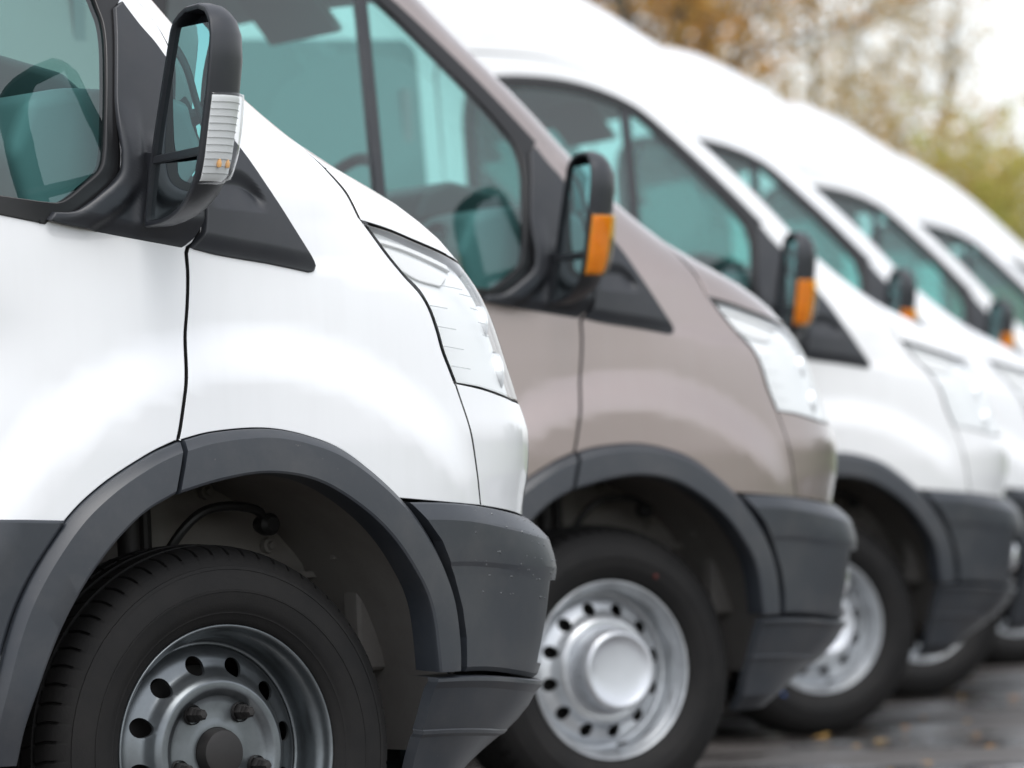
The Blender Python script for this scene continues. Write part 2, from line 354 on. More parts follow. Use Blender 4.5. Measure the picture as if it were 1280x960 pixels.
def panel(loops, off=0., spacing=.03, flange=.018, bevel=.0022, gap=0., extra=None, shape=None):
    """a sheet of the van's skin cut to closed (p,z) loops: first the outline, then holes. Returns V,F,normals"""
    def S(p, z, o):
        if shape is None: return full(p, z, o)
        return full(p, z, o+shape(plan(p, z)[..., 0], z))
    def SN(p, z, e=2e-3):
        if shape is None: return full_n(p, z)
        n = np.cross(S(p+e, z, 0.)-S(p-e, z, 0.), S(p, z+e, 0.)-S(p, z-e, 0.)); return n/np.maximum(np.linalg.norm(n, axis=-1, keepdims=True), 1e-12)
    FLANGE.clear()
    Q = []
    for i, L in enumerate(loops):
        D = np.array(L, float).copy(); D[:, 0] *= KD
        area = .5*np.sum(D[:, 0]*np.roll(D[:, 1], -1)-np.roll(D[:, 0], -1)*D[:, 1])
        if (area < 0) == (i == 0): D = D[::-1]
        Q.append(D)
    rings_o, rings_i = [], []
    for D in Q:
        t = np.roll(D, -1, 0)-np.roll(D, 1, 0); t /= np.maximum(np.linalg.norm(t, axis=1, keepdims=True), 1e-12)
        nn = np.stack([-t[:, 1], t[:, 0]], 1)
        rings_o.append(D+nn*gap); rings_i.append(D+nn*(gap+bevel))
    lo = np.min(rings_i[0], 0); hi = np.max(rings_i[0], 0)
    gx = np.arange(lo[0]+spacing*.5, hi[0], spacing); gz = np.arange(lo[1]+spacing*.5, hi[1], spacing*.87)
    G = np.array([(x+(spacing*.5 if j % 2 else 0), z) for j, z in enumerate(gz) for x in gx])
    allb = np.concatenate(rings_i)
    if len(G):
        G = G[inside(G, rings_i)]
        if len(G):
            dm = np.full(len(G), 9.)
            for s in range(0, len(allb), 200): dm = np.minimum(dm, np.sqrt(((G[:, None]-allb[None, s:s+200])**2).sum(-1)).min(1))
            G = G[dm > spacing*.45]
    if extra is not None: G = np.concatenate([G.reshape(-1, 2), np.array(extra)*[KD, 1]])
    pts = [Vector(a) for a in allb]+[Vector(a) for a in G]
    ed = []; b = 0
    for R_ in rings_i:
        n = len(R_); ed += [(b+k, b+(k+1) % n) for k in range(n)]; b += n
    res = delaunay_2d_cdt(pts, ed, [], 0, 1e-7)
    vv = np.array([tuple(v) for v in res[0]]); tri = np.array([f for f in res[2] if len(f) == 3])
    cen = vv[tri].mean(1); tri = tri[inside(cen, rings_i)]
    a2 = (vv[tri[:, 1]]-vv[tri[:, 0]]); b2 = (vv[tri[:, 2]]-vv[tri[:, 0]]); cr = a2[:, 0]*b2[:, 1]-a2[:, 1]*b2[:, 0]
    tri = np.where(cr[:, None] < 0, tri[:, ::-1], tri)
    pp, zz = vv[:, 0]/KD, vv[:, 1]
    V = list(S(pp, zz, off)); Nn = list(SN(pp, zz)); F = [tuple(t) for t in tri]
    for Ro, Ri in zip(rings_o, rings_i):
        n = len(Ro); bi = len(V)
        po, zo = Ro[:, 0]/KD, Ro[:, 1]; pi_, zi = Ri[:, 0]/KD, Ri[:, 1]
        A = S(pi_, zi, off); NA = SN(pi_, zi)
        B = S(po, zo, off); NB = SN(po, zo)
        out = B-A; out /= np.maximum(np.linalg.norm(out, axis=1, keepdims=True), 1e-9)
        B2 = B-NB*bevel*.8; C3 = B-NB*flange
        V += list(A); Nn += list(NA); V += list(B2)
        nb = NB*.6+out; Nn += list(nb/np.linalg.norm(nb, axis=1, keepdims=True))
        V += list(C3); Nn += list(out)
        for k in range(n):
            k2 = (k+1) % n
            F.append((bi+k, bi+n+k, bi+n+k2, bi+k2)); F.append((bi+n+k, bi+2*n+k, bi+2*n+k2, bi+n+k2)); FLANGE.append(len(F)-1)
    return np.array(V), F, np.array(Nn)
def mir(data):
    V, F, Nn = data; s = np.array([1, -1, 1.])
    return V*s, [tuple(reversed(f)) for f in F], (Nn*s if Nn is not None else None)
def pmesh(name, data): return mesh_from(name, data[0], data[1], data[2])

# ------------------------------------------------------------------ outlines of the van's panels (x forward of the axle, z up; metres)
GAP = [(-.123, .883), (-.115, .912), (-.101, .98), (-.088, 1.047), (-.078, 1.108), (-.073, 1.162), (-.074, 1.201)]
UPGAP = [(-.070, 1.211), (-.058, 1.218), (-.048, 1.234), (-.042, 1.267), (-.042, 1.33), (-.043, 1.43), (-.046, 1.535)]
PILGAP = [(-.056, 1.567), (-.072, 1.597), (-.115, 1.645), (-.322, 1.849), (-.455, 1.979), (-.535, 2.042), (-.64, 2.102), (-.77, 2.152), (-.92, 2.182), (-1.20, 2.196)]
ARCH_F = [(.331, .775), (.227, .851), (.144, .884), (.053, .900), (-.051, .896), (-.120, .883)]
ARCH_D = [(-.126, .883), (-.186, .860), (-.275, .813), (-.348, .756), (-.421, .665), (-.464, .577), (-.488, .45)]
HL_L = [(.323, 1.261), (.369, 1.202), (.416, 1.153), (.449, 1.111), (.466, 1.071), (.477, 1.033), (.493, .998), (.504, .975)]
HL_T = [(.323, 1.262), (.396, 1.248), (.48, 1.226), (.575, 1.202)]
HL_B = [(.504, .975), (.578, .965), (.642, .954), (.701, .944)]
CORN = [(.508, .970), (.54, .883), (.565, .756)]
HOODL = np.concatenate([[(1.0, 1.47)], xz([(.272, 1.368), (.296, 1.315), (.318, 1.266)])])
def mirp(L): return np.stack([4-np.array(L)[:, 0], np.array(L)[:, 1]], 1)[::-1]
WIN = [(-.352, 1.283), (-.310, 1.283), (-.262, 1.312), (-.228, 1.338), (-.217, 1.37), (-.212, 1.42), (-.196, 1.56), (-.204, 1.615), (-.228, 1.658), (-.344, 1.783), (-.553, 1.980), (-.665, 2.036), (-.80, 2.070), (-.97, 2.085), (-1.07, 2.073), (-1.118, 2.028), (-1.135, 1.95)]
WIN_R = [(-1.14, 1.43), (-1.125, 1.413)]
WIN_B = [(-1.05, 1.40), (-.437, 1.293)]
FRM = [(-.150, 1.645), (-.331, 1.822), (-.508, 1.980), (-.60, 2.038), (-.72, 2.083), (-.85, 2.109), (-1.0, 2.117), (-1.09, 2.103), (-1.148, 2.055), (-1.168, 1.97)]
FRM_R = [(-1.18, 1.41), (-1.165, 1.388)]
FRM_B = [(-1.10, 1.378), (-.437, 1.267), (-.357, 1.2525)]
FRM_F = [(-.340, 1.268), (-.300, 1.271), (-.250, 1.300), (-.215, 1.328), (-.204, 1.36), (-.199, 1.45), (-.183, 1.56), (-.176, 1.617)]
MESH = {}
def skin(name, loops, both=True, **kw):
    dark = kw.pop('dark', False)
    d = panel(loops, **kw); fl = list(FLANGE); MESH[name] = pmesh(name, d)
    if both: MESH[name+'_far'] = pmesh(name, mir(d))
    if dark:
        for nm in ([name, name+'_far'] if both else [name]):
            me = MESH[nm]; me.materials.append(None); me.materials.append(M['gap_dark_seal'])  # second slot: painted gap shade for the flange faces
            for i in fl: me.polygons[i].material_index = 1
G = .0021
skin('front_fender', [path(xz(GAP), xz(UPGAP), [(1.0, 1.535)], HOODL, xz(HL_L), xz(CORN), xz([(.565, .756), (.444, .765), (.336, .774)]), xz(ARCH_F))], gap=G, spacing=.026, dark=True, flange=.030, bevel=.0012)
win_loop = path(WIN, WIN_R, WIN_B); win_p = np.stack([p_of(win_loop[:, 0], win_loop[:, 1]), win_loop[:, 1]], 1)
skin('front_door', [path(xz(GAP), xz(UPGAP), xz(PILGAP), xz([(-1.235, 2.18), (-1.25, 2.12)]), xz([(-1.25, 2.12), (-1.25, .42)]), xz([(-1.25, .42), (-.60, .40)]), xz(ARCH_D[::-1])), xp(path(FRM, FRM_R, FRM_B, FRM_F))], gap=G, spacing=.030, dark=True, flange=.030, bevel=.0012)
skin('window_frame', [xp(path(FRM, FRM_R, FRM_B, FRM_F)), xp(win_loop)], off=.003, gap=-.004, spacing=.02, flange=.022)
def clip(poly, x0, keep_less):
    out = []; n = len(poly)
    f = lambda q: (q[0] < x0) == keep_less
    for i in range(n):
        a, b = poly[i], poly[(i+1) % n]
        if f(a): out.append(a)
        if f(a) != f(b):
            t = (x0-a[0])/(b[0]-a[0]); out.append(a+(b-a)*t)
    return np.array(out)
for nm, less, x0 in (('door_glass', True, -.606), ('quarter_glass', False, -.600)):
    L = clip(win_loop, x0, less); L = path(L[:1], *[[q] for q in L[1:]])
    skin(nm, [xp(L)], off=-.004, gap=-.007, spacing=.05, flange=.002, bevel=.0005)
skin('glass_divider', [xp(path([(-.590, 2.004), (-.587, 1.31)], [(-.617, 1.312), (-.620, 2.012)]))], off=.0015, spacing=.02, flange=.02)
SAIL_F = [(-.158, 1.628), (-.127, 1.590), (-.098, 1.561), (-.075, 1.532), (-.052, 1.504)]
SAIL_G = [(-.047, 1.47), (-.047, 1.30), (-.047, 1.262), (-.053, 1.236), (-.064, 1.221), (-.080, 1.209)]
SAIL_B = [(-.083, 1.2085), (-.211, 1.2285), (-.313, 1.2455), (-.351, 1.254)]
glass_edge = np.array(smooth_line(FRM_F, .0015))
def sail_shape(x, z):
    sh = np.shape(x); P = np.stack([np.ravel(x), np.ravel(z)], 1)
    d = np.sqrt(((P[:, None]-glass_edge[None])**2).sum(-1)).min(1).reshape(sh)
    band = .012*(1-sstep(.034, .054, d))*sstep(-.01, .014, d)*(1-sstep(1.36, 1.47, z))
    zb = 1.2085-.155*(x+.083)
    low = -.010*(1-sstep(0, .030, z-zb))
    ridge = .007*np.exp(-((x+.163+(z-1.3)*-.14)/.013)**2)*(1-sstep(1.31, 1.37, z))*sstep(.0, .03, z-zb)
    arm = .016*sstep(-.16, -.11, x)*sstep(1.225, 1.26, z)*(1-sstep(1.37, 1.41, z))
    return band+low+ridge+arm
skin('door_sail', [path(xz(SAIL_F), xz(SAIL_G), xz(SAIL_B), xz(FRM_F))], off=.011, gap=.0008, spacing=.005, flange=.016, shape=sail_shape)
TRI_G = [(-.066, 1.2095), (-.052, 1.222), (-.042, 1.238), (-.0375, 1.267), (-.0375, 1.30), (-.038, 1.486)]
TRI_R = [(-.036, 1.492), (.055, 1.377), (.100, 1.309), (.154, 1.232), (.186, 1.188)]
TRI_T = [(.191, 1.179), (.187, 1.170), (.176, 1.1675)]
TRI_B = [(.085, 1.183), (-.006, 1.196), (-.058, 1.2065)]
def tri_shape(x, z):
    zb = 1.2085-.155*(x+.083)
    low = -.010*(1-sstep(0, .034, z-zb))
    zt = 1.345-.0075*0-np.clip((x-.03)/.06, 0, 2)**2*.055; zbm = 1.272-.09*(x-.03)
    u = np.clip((z-zbm)/np.maximum(zt-zbm, .004), 0, 1)
    m = sstep(-.03, -.005, x)*(1-sstep(.070, .092, x))*((z > zbm) & (z < zt))
    return low-.0125*m*np.where(u < .6, u/.6, sstep(0, 1, (1-u)/.4))
skin('fender_triangle', [path(xz(TRI_G), xz(TRI_R), xz(TRI_T), xz(TRI_B))], off=.014, spacing=.004, flange=.016, shape=tri_shape, bevel=.003)
# lower side moulding behind the front wheel
skin('side_moulding', [path(xz([(-.355, .757), (-1.24, .80)]), xz([(-1.24, .47), (-.52, .45)]), xz([(-.506, .45), (-.470, .577), (-.426, .665), (-.357, .752)]))], off=.012, spacing=.03, flange=.014, bevel=.006)
# headlight: lens over a silvered bowl
def shift(L, dx, dz=0): return [(a+dx, b+dz) for a, b in L]
HLP = path(xz(shift(HL_L, .008)), xz(shift(HL_B[1:], .0, .003)), [(1.0, .930), (1.24, .940)], [(1.25, 1.10), (1.22, 1.155)], [(1.0, 1.172)], xz(shift(HL_T[::-1], .002, -.0035)))
skin('headlight_lens', [HLP], off=-.001, spacing=.02, flange=.012, bevel=.004)
skin('headlight', [HLP], off=-.017, spacing=.016, flange=-.0152, gap=.0005)
skin('headlight_seal', [path(xz(HL_L), xz(HL_B), [(1.0, .927), (1.26, .937)], [(1.27, 1.10), (1.23, 1.16)], [(1.0, 1.176)], xz(HL_T[::-1])), HLP], off=-.009, spacing=.02, flange=.002, bevel=.0008)
skin('light_bar', [path(xz([(.372, 1.222), (.44, 1.206), (.515, 1.182), (.545, 1.166)]), xz([(.520, 1.150), (.46, 1.160), (.415, 1.178)]))], off=-.012, spacing=.012, flange=.02, bevel=.003)
skin('inner_strip', [path(xz([(.36, 1.236), (.45, 1.222), (.56, 1.192)]), xz([(.565, 1.180), (.45, 1.212), (.368, 1.227)]))], off=-.010, spacing=.012, flange=.02, bevel=.002)
skin('corner_panel', [path(xz(CORN[::-1]), xz(HL_B), [(1.0, .927), (1.36, .935)], [(1.36, .716), (1.0, .722)], xz([(.728, .738), (.64, .748), (.565, .756)]))], gap=G, spacing=.026, dark=True, flange=.030, bevel=.0012)
skin('hood', [path(HOODL, np.concatenate([xz(HL_T), [(1.0, 1.178), (1.25, 1.16), (1.5, 1.14), (2.0, 1.125), (2.5, 1.14), (2.75, 1.16), (3.0, 1.178)], mirp(xz(HL_T))]), mirp(HOODL), [(3.0, 1.47), (2.0, 1.46), (1.0, 1.47)])], both=False, gap=G, spacing=.035, dark=True, flange=.030, bevel=.0012)
skin('grille', [path([(1.37, .72), (1.37, .935)], [(1.26, .945), (1.26, 1.10), (1.4, 1.14)], [(2.0, 1.118)], mirp([(1.26, .945), (1.26, 1.10), (1.4, 1.14)]), [(2.63, .935), (2.63, .72)])], both=False, off=-.03, spacing=.06, flange=.0)
skin('grille_bar', [path([(1.38, .0), (2.62, .0)], [(2.62, .03), (1.38, .03)])+np.array([0, .80])], both=False, off=.0, spacing=.05, flange=.03, bevel=.005)
skin('windscreen', [path([(.99, 1.478), (.985, 1.6), (.985, 1.9), (.99, 2.07)], [(1.1, 2.085), (2.0, 2.10), (2.9, 2.085)], [(3.01, 2.07), (3.015, 1.9), (3.015, 1.6), (3.01, 1.478)], [(2.0, 1.468)])], both=False, off=-.003, spacing=.08, flange=.003)
# the rest of the skin: pillars, cargo sides, roof
ra = [(-3.3+.46*math.cos(a), .36+.46*math.sin(a)) for a in np.linspace(rad(182), rad(-2), 30)]
half = [xz([(XR+.002, 2.25), (XR+.002, .34)]), xz([(XR+.1, .34)]), xz(ra), xz([(-1.26, .34)]), xz([(-1.25, .42), (-1.25, 2.12)]), xz(([(-1.235, 2.18)]+PILGAP[::-1])), xz([(-.046, 1.541)]), [(.972, 1.541)], [(.968, 1.6), (.966, 1.9), (.968, 2.08)], [(1.05, 2.10)]]
skin('body_shell', [path(*half, [(2.0, 2.115)], *[mirp(h) for h in half[::-1]], [(3.0, 2.25), (1.0, 2.25)], step=.02)], both=False, gap=G, spacing=.07, dark=True, flange=.030, bevel=.0012)
skin('side_window', [xp(path([(-1.31, 2.15), (-1.315, 2.20), (-1.35, 2.232)], [(-2.52, 2.232), (-2.555, 2.20), (-2.56, 2.15)], [(-2.56, 1.47), (-2.555, 1.43), (-2.52, 1.40)], [(-1.35, 1.40), (-1.315, 1.43), (-1.31, 1.47)]))], off=.004, spacing=.08, flange=.006, bevel=.003)
skin('rear_side_window', [xp(path([(-2.62, 2.15), (-2.625, 2.20), (-2.66, 2.232)], [(-4.25, 2.232), (-4.29, 2.20), (-4.295, 2.15)], [(-4.295, 1.47), (-4.29, 1.43), (-4.25, 1.40)], [(-2.66, 1.40), (-2.625, 1.43), (-2.62, 1.47)]))], off=.004, spacing=.08, flange=.006, bevel=.003)
# roof: from the gutter line up
def roof():
    zr = np.concatenate([np.linspace(2.243, 2.6, 16), np.linspace(2.62, 2.75, 12), np.linspace(2.757, 2.7875, 14)])
    t1 = np.linspace(1, 0, 30)**1.6; cols = []
    for z in zr:
        pr = float(p_of(XR, z)); row = np.concatenate([pr*t1[:-1], np.linspace(0, 1, 18), np.linspace(1.06, 1.94, 16)])
        cols.append(np.concatenate([row, [2.0], 4-row[::-1]]))
    Pm = np.array(cols); Zm = np.repeat(zr[:, None], Pm.shape[1], 1)
    V = full(Pm, Zm, np.where(Zm < 2.2431, .0005, .0022)); Nn = full_n(Pm, np.clip(Zm, 0, 2.784)); nu, nv = Pm.shape
    # a small rolled edge at the gutter
    V0 = full(Pm[0], Zm[0], -.015); V = np.concatenate([V0[None], V]); N0 = Nn[0]*.3+np.array([0, 0, -1.]); N0 /= np.linalg.norm(N0, axis=1, keepdims=True); Nn = np.concatenate([N0[None], Nn])
    F = grid_faces(nu+1, nv, flip=True)
    return mesh_from('roof', V.reshape(-1, 3), F, Nn.reshape(-1, 3))
MESH['roof'] = roof()
# added black sheet behind the panels, keeps light from leaking through the gaps
ia = [(.03+.485*math.cos(a), .36+.485*math.sin(a)) for a in np.linspace(rad(178), rad(0), 30)]
skin('dark_gap_backing', [path(xz([(-1.22, 1.20), (-1.22, .36)]), xz(ia), xz([(.62, .36)]), [(1.3, .36), (1.3, .90)], xz([(.49, .94)]), xz([(.46, 1.08)]), xz([(.36, 1.20)]), xz([(.30, 1.26)]), xz([(.0, 1.26)]), xz([(-.2, 1.17)]))], off=-.034, spacing=.06, flange=0, bevel=.001)

def strip(name, out, inn, prof, n, both=True, sharp=28):
    """a moulding swept between an outer and an inner (x,z) line; prof: (fraction across, height above the skin)"""
    def res(L):
        D = smooth_line(L, .004); s = np.concatenate([[0], np.cumsum(np.linalg.norm(np.diff(D, axis=0), axis=1))]); q = np.linspace(0, s[-1], n)
        return np.stack([np.interp(q, s, D[:, 0]), np.interp(q, s, D[:, 1])], 1)
    O, I = res(out), res(inn); rows = []
    for f, o in prof: rows.append(O*(1-f)+I*f)
    X = np.array(rows)                                   # k, n, 2
    off = np.repeat(np.array([o for f, o in prof])[:, None], n, 1)
    V = full(p_of(X[..., 0], X[..., 1]), X[..., 1], off)
    e0 = full(p_of(X[:, 0, 0], X[:, 0, 1]), X[:, 0, 1], -.01); e1 = full(p_of(X[:, -1, 0], X[:, -1, 1]), X[:, -1, 1], -.01)
    V = np.concatenate([e0[:, None], V, e1[:, None]], 1)
    k, m = V.shape[:2]; F = grid_faces(k, m, flip=False)
    V = V.reshape(-1, 3)
    for nm, VV in ((name, V), (name+'_far', V*np.array([1, -1, 1]))):
        me = mesh_from(name, VV, F); fix_normals(me); me.shade_smooth(); me.set_sharp_from_angle(angle=rad(sharp)); MESH[nm] = me
APROF = [(0, -.006), (0, .006), (.02, .010), (.20, .0245), (.5, .0275), (.92, .030), (.975, .028), (1., .022), (1., -.028)]
ARCH_FI = [(.398, .474), (.378, .586), (.338, .657), (.279, .723), (.202, .778), (.126, .812), (.036, .824), (-.054, .814), (-.140, .794)]
ARCH_FO = [(.475, .473), (.471, .531), (.452, .608), (.399, .700), (.331, .775), (.227, .851), (.144, .884), (.053, .900), (-.051, .896), (-.114, .884)]
strip('arch_trim', ARCH_FO, ARCH_FI, APROF, 70)
ARCH_DI = [(-.150, .793), (-.218, .759), (-.284, .703), (-.343, .632), (-.394, .544), (-.438, .437), (-.452, .36)]
ARCH_DO = [(-.124, .882), (-.186, .860), (-.275, .813), (-.348, .756), (-.421, .665), (-.464, .577), (-.500, .45), (-.512, .36)]
strip('door_arch_trim', ARCH_DO, ARCH_DI, APROF, 60)

# bumper: a swept profile that grows proud of the skin towards the corner
def bumper(rows, left, name, recess=None, sharp=9):
    """rows: (z at the wheel arch, z at the corner, height above skin at the arch, at the corner)"""
    pc = np.concatenate([np.linspace(0, .12, 5)[:-1], np.linspace(.12, 1, 40)])
    outP, outZ, outO = [], [], []
    for (zl, zc, ol, oc) in rows:
        xl = float(np.interp(zl, [a[1] for a in left], [a[0] for a in left]))
        pl = float(p_of(xl, zl)); end = 2.0
        tt = np.concatenate([[0, .003], np.linspace(.02, 1, 46)])
        p = pl+(end-pl)*tt
        if recess:
            p = np.sort(np.concatenate([p, [recess[0]-.004, recess[0]+.004, recess[1]-.004, recess[1]+.004]]))
        m = sstep(pl, .72, p); z = zl+(zc-zl)*m; o = ol+(oc-ol)*sstep(pl+.05, .74, p)
        o[0] -= .02
        if recess:
            inb = (p > recess[0]) & (p < recess[1]) & (zc < recess[3]) & (zc > recess[2]); o = np.where(inb, o-.065, o)
        outP.append(p); outZ.append(z); outO.append(o)
    Pm, Zm, Om = map(np.array, (outP, outZ, outO))
    Vh = full(Pm, Zm, Om); nh = Vh.shape[1]
    V = np.concatenate([Vh, (Vh*np.array([1, -1, 1]))[:, ::-1][:, 1:]], 1)
    F = grid_faces(V.shape[0], V.shape[1]); me = mesh_from(name, V.reshape(-1, 3), F); fix_normals(me); me.shade_smooth(); me.set_sharp_from_angle(angle=rad(sharp)); MESH[name] = me
BL = [(.330, .80), (.340, .775), (.408, .700), (.461, .608), (.480, .531), (.484, .465)][::-1]
BROWS = [(.768, .735, -.02, -.02), (.768, .735, .006, .002), (.765, .7315, .010, .010), (.752, .716, .016, .030), (.741, .700, .020, .046), (.737, .694, .021, .050), (.70, .668, .022, .059), (.668, .645, .0215, .064), (.663, .639, .021, .064), (.655, .628, .018, .063),
         (.64, .622, .0175, .062), (.638, .620, .0175, .062), (.58, .56, .0175, .058), (.53, .51, .0175, .053), (.50, .478, .0175, .050), (.498, .476, .0175, .050), (.478, .458, .0175, .047), (.470, .450, .012, .040), (.470, .450, -.03, -.03)]
bumper(BROWS, BL, 'front_bumper', recess=(.655, 1.12, .477, .621))
VL = [(.395, .47), (.391, .40), (.386, .33), (.380, .25), (.378, .18)][::-1]
VROWS = [(.464, .448, -.03, -.03), (.464, .448, .022, .052), (.4625, .446, .026, .057), (.457, .440, .027, .058), (.445, .425, .020, .048), (.42, .402, .016, .040), (.395, .377, .014, .026), (.372, .354, .011, .010), (.370, .352, .0135, .010), (.364, .346, .0135, .006), (.358, .340, .009, -.002), (.32, .30, .004, -.036), (.27, .26, -.002, -.075), (.23, .22, -.03, -.12)]
bumper(VROWS, VL, 'lower_valance')
def oriented(mb_fn, origin, normal):
    """build around +Z at the origin, then turn +Z to normal"""
    q = Vector((0, 0, 1)).rotation_difference(Vector(normal)).to_matrix()
    mb = mb_fn(); mb.V = [tuple(q @ Vector(v)+Vector(origin)) for v in mb.V]; return mb
def both_meshes(name, mb, sharp=35):
    me = mb.mesh(name, sharp=sharp); MESH[name] = me
    m2 = mesh_from(name, [(x, -y, z) for x, y, z in mb.V], [tuple(reversed(f)) for f in mb.F], sharp=sharp); MESH[name+'_far'] = m2
fp = full(np.array([.80]), np.array([.545]), .008)[0]; fn = full_n(np.array([.84]), np.array([.55]))[0]
both_meshes('fog_lamp', oriented(lambda: MB().lathe([(.0, .052), (.02, .051), (.035, .047), (.046, .038), (.050, .03), (.050, .026), (.056, .026), (.058, .022), (.058, -.02)], (0, 0, 0), 'Z', 32), fp-fn*.01, fn))

# wheels: built once round the hub, outer side towards -Y
HUBY, HUBZ = -.952, .352
TR = .357
def tyre():
    half = [(.212, -.020), (.216, -.004), (.2215, .004), (.229, .010), (.236, .0125), (.238, .0145), (.241, .0148), (.243, .0165), (.256, .0205), (.274, .0225), (.2745, .0235), (.278, .0235), (.2785, .0222), (.295, .020), (.312, .0135), (.3125, .0145), (.318, .0125), (.3185, .0105), (.329, .004)]
    should = [(.338, -.004), (.3445, -.012), (.3495, -.022), (.3525, -.033)]
    tread = [(.3545, -.046), (.3465, -.0475), (.3465, -.0545), (.3552, -.056), (.3565, -.084), (.3485, -.0855), (.3485, -.0935), (.357, -.095), (.3572, -.105)]
    prof = half+should+tread; W = .21
    prof = prof+[(r, -W-a) for r, a in prof[::-1]][1:]
    npf = len(prof); V = []; ang = []; pit = 66
    for k in range(pit):
        for f, g in ((0, 0), (.80, 0), (.83, 1), (.95, 1), (.98, 0)): ang.append((2*math.pi*(k+f)/pit, g, k))
    for si, (th, g, k) in enumerate(ang):
        for i, (r, a) in enumerate(prof):
            rr = r; tw = 0.
            edge = min(-a, W+a)
            if g and r > .3365 and edge < .047: rr = r-.006*min(1, (r-.3365)/.008)
            if g and .056 < edge < .0845 and k % 1 == 0: rr = r-.005
            tw = (edge-.02)*.55 if r > .345 else 0.
            V.append(((rr*math.cos(th+tw)), -a, max(rr*math.sin(th+tw), -HUBZ+.001)))
    F = grid_faces(len(ang), npf, wrap_u=True)
    me = mesh_from('tyre', V, F); fix_normals(me); me.shade_smooth(); me.set_sharp_from_angle(angle=rad(38)); return me
MESH['tyre'] = tyre()
DISC = [(.0, -.030), (.046, -.028), (.060, -.0295), (.072, -.030), (.088, -.0295), (.097, -.027), (.103, -.0205), (.112, -.0145), (.120, -.0145), (.128, -.020), (.138, -.034), (.145, -.042), (.155, -.047), (.165, -.051), (.176, -.058), (.184, -.066)]
dr = [a for a, b in DISC]; dh = [b for a, b in DISC]
HOLES = [(math.cos(rad(11+30*k)), math.sin(rad(11+30*k))) for k in range(12)]
def rim():
    loops = []; R0, R1, HR = .044, .1835, .0175
    circ = lambda cx, cz, r, n: np.array([(cx+r*math.cos(2*math.pi*k/n), cz+r*math.sin(2*math.pi*k/n)) for k in range(n)])
    loops = [circ(0, 0, R1, 96), circ(0, 0, R0, 48)]+[circ(.1515*c, .1515*s, HR, 20) for c, s in HOLES]
    hubs = [circ(.083*math.cos(rad(54+72*k)), .083*math.sin(rad(54+72*k)), .0, 1)[0] for k in range(5)]
    pts = [tuple(q) for L in loops for q in L]; ed = []; b = 0
    for L in loops: n = len(L); ed += [(b+k, b+(k+1) % n) for k in range(n)]; b += n
    for r in np.concatenate([np.linspace(.049, .128, 20), np.linspace(.132, .18, 13)]):
        n = int(2*math.pi*r/.006) if r > .12 else int(2*math.pi*r/.005)
        for k in range(n):
            q = (r*math.cos(2*math.pi*k/n+r*40), r*math.sin(2*math.pi*k/n+r*40))
            if all((q[0]-.1515*c)**2+(q[1]-.1515*s)**2 > (HR+.0022)**2 for c, s in HOLES): pts.append(q)
    res = delaunay_2d_cdt([Vector(p) for p in pts], ed, [], 0, 1e-7)
    vv = np.array([tuple(v) for v in res[0]]); tri = np.array([f for f in res[2]]); cen = vv[tri].mean(1)
    ok = (np.hypot(cen[:, 0], cen[:, 1]) > R0) & (np.hypot(cen[:, 0], cen[:, 1]) < R1)
    for c, s in HOLES: ok &= np.hypot(cen[:, 0]-.1515*c, cen[:, 1]-.1515*s) > HR*.985
    tri = tri[ok]; r = np.hypot(vv[:, 0], vv[:, 1]); h = pchip(dr, dh, r)
    V = [(x, -hh, z) for (x, z), hh in zip(vv, h)]
    sl = (pchip(dr, dh, r+.001)-pchip(dr, dh, r-.001))/.002
    Nn = [np.array([-s_*x/max(rr, 1e-6), -1, -s_*z/max(rr, 1e-6)]) for (x, z), s_, rr in zip(vv, sl, r)]
    F = []
    for t in tri:
        a, b_, c = vv[t]; cr = (b_[0]-a[0])*(c[1]-a[1])-(b_[1]-a[1])*(c[0]-a[0]); F.append(tuple(t) if cr > 0 else tuple(t[::-1]))
    # hole edges turned in
    for c, s in HOLES:
        L = circ(.1515*c, .1515*s, HR, 20); bi = len(V)
        hh = pchip(dr, dh, np.hypot(L[:, 0], L[:, 1]))
        for dep, rs in ((0, 1.0), (.0015, .965), (.006, .95)):
            for q, h_ in zip(L, hh):
                qq = np.array([.1515*c, .1515*s])+(q-np.array([.1515*c, .1515*s]))*rs; V.append((qq[0], -h_+dep, qq[1])); o = q-np.array([.1515*c, .1515*s]); o = o/np.linalg.norm(o)
                Nn.append(np.array([-o[0], -.6 if dep < .001 else -.2, -o[1]]))
        F += grid_faces(3, 20, wrap_v=True, base=bi, flip=True)
    # lip and barrel
    prof = [(.1835, -.064), (.188, -.068), (.192, -.062), (.194, -.045), (.1955, -.030), (.199, -.020), (.205, -.0135), (.209, -.009), (.2105, -.003), (.2135, .0035), (.2165, .0055), (.219, .004), (.2195, -.001), (.217, -.012)]
    n = 96; bi = len(V)
    pr = np.array(prof); tg = np.gradient(pr, axis=0)
    for k in range(n):
        th = 2*math.pi*k/n; cx, sx = math.cos(th), math.sin(th)
        for (r_, a_), (tr_, ta_) in zip(prof, tg):
            V.append((r_*cx, -a_, r_*sx)); nr, na = -ta_, tr_; L = math.hypot(nr, na) or 1; Nn.append(np.array([nr/L*cx, -na/L, nr/L*sx]))
    F += grid_faces(n, len(prof), wrap_u=True, base=bi, flip=False)
    # inner barrel behind the disc
    bi = len(V); prof = [(.19, -.066), (.185, -.10), (.178, -.13), (.186, -.19), (.214, -.205)]
    for k in range(n):
        th = 2*math.pi*k/n
        for r_, a_ in prof: V.append((r_*math.cos(th), -a_, r_*math.sin(th))); Nn.append(np.array([-math.cos(th), 0, -math.sin(th)]))
    F += grid_faces(n, len(prof), wrap_u=True, base=bi)
    Nn = np.array(Nn); Nn /= np.linalg.norm(Nn, axis=1, keepdims=True)
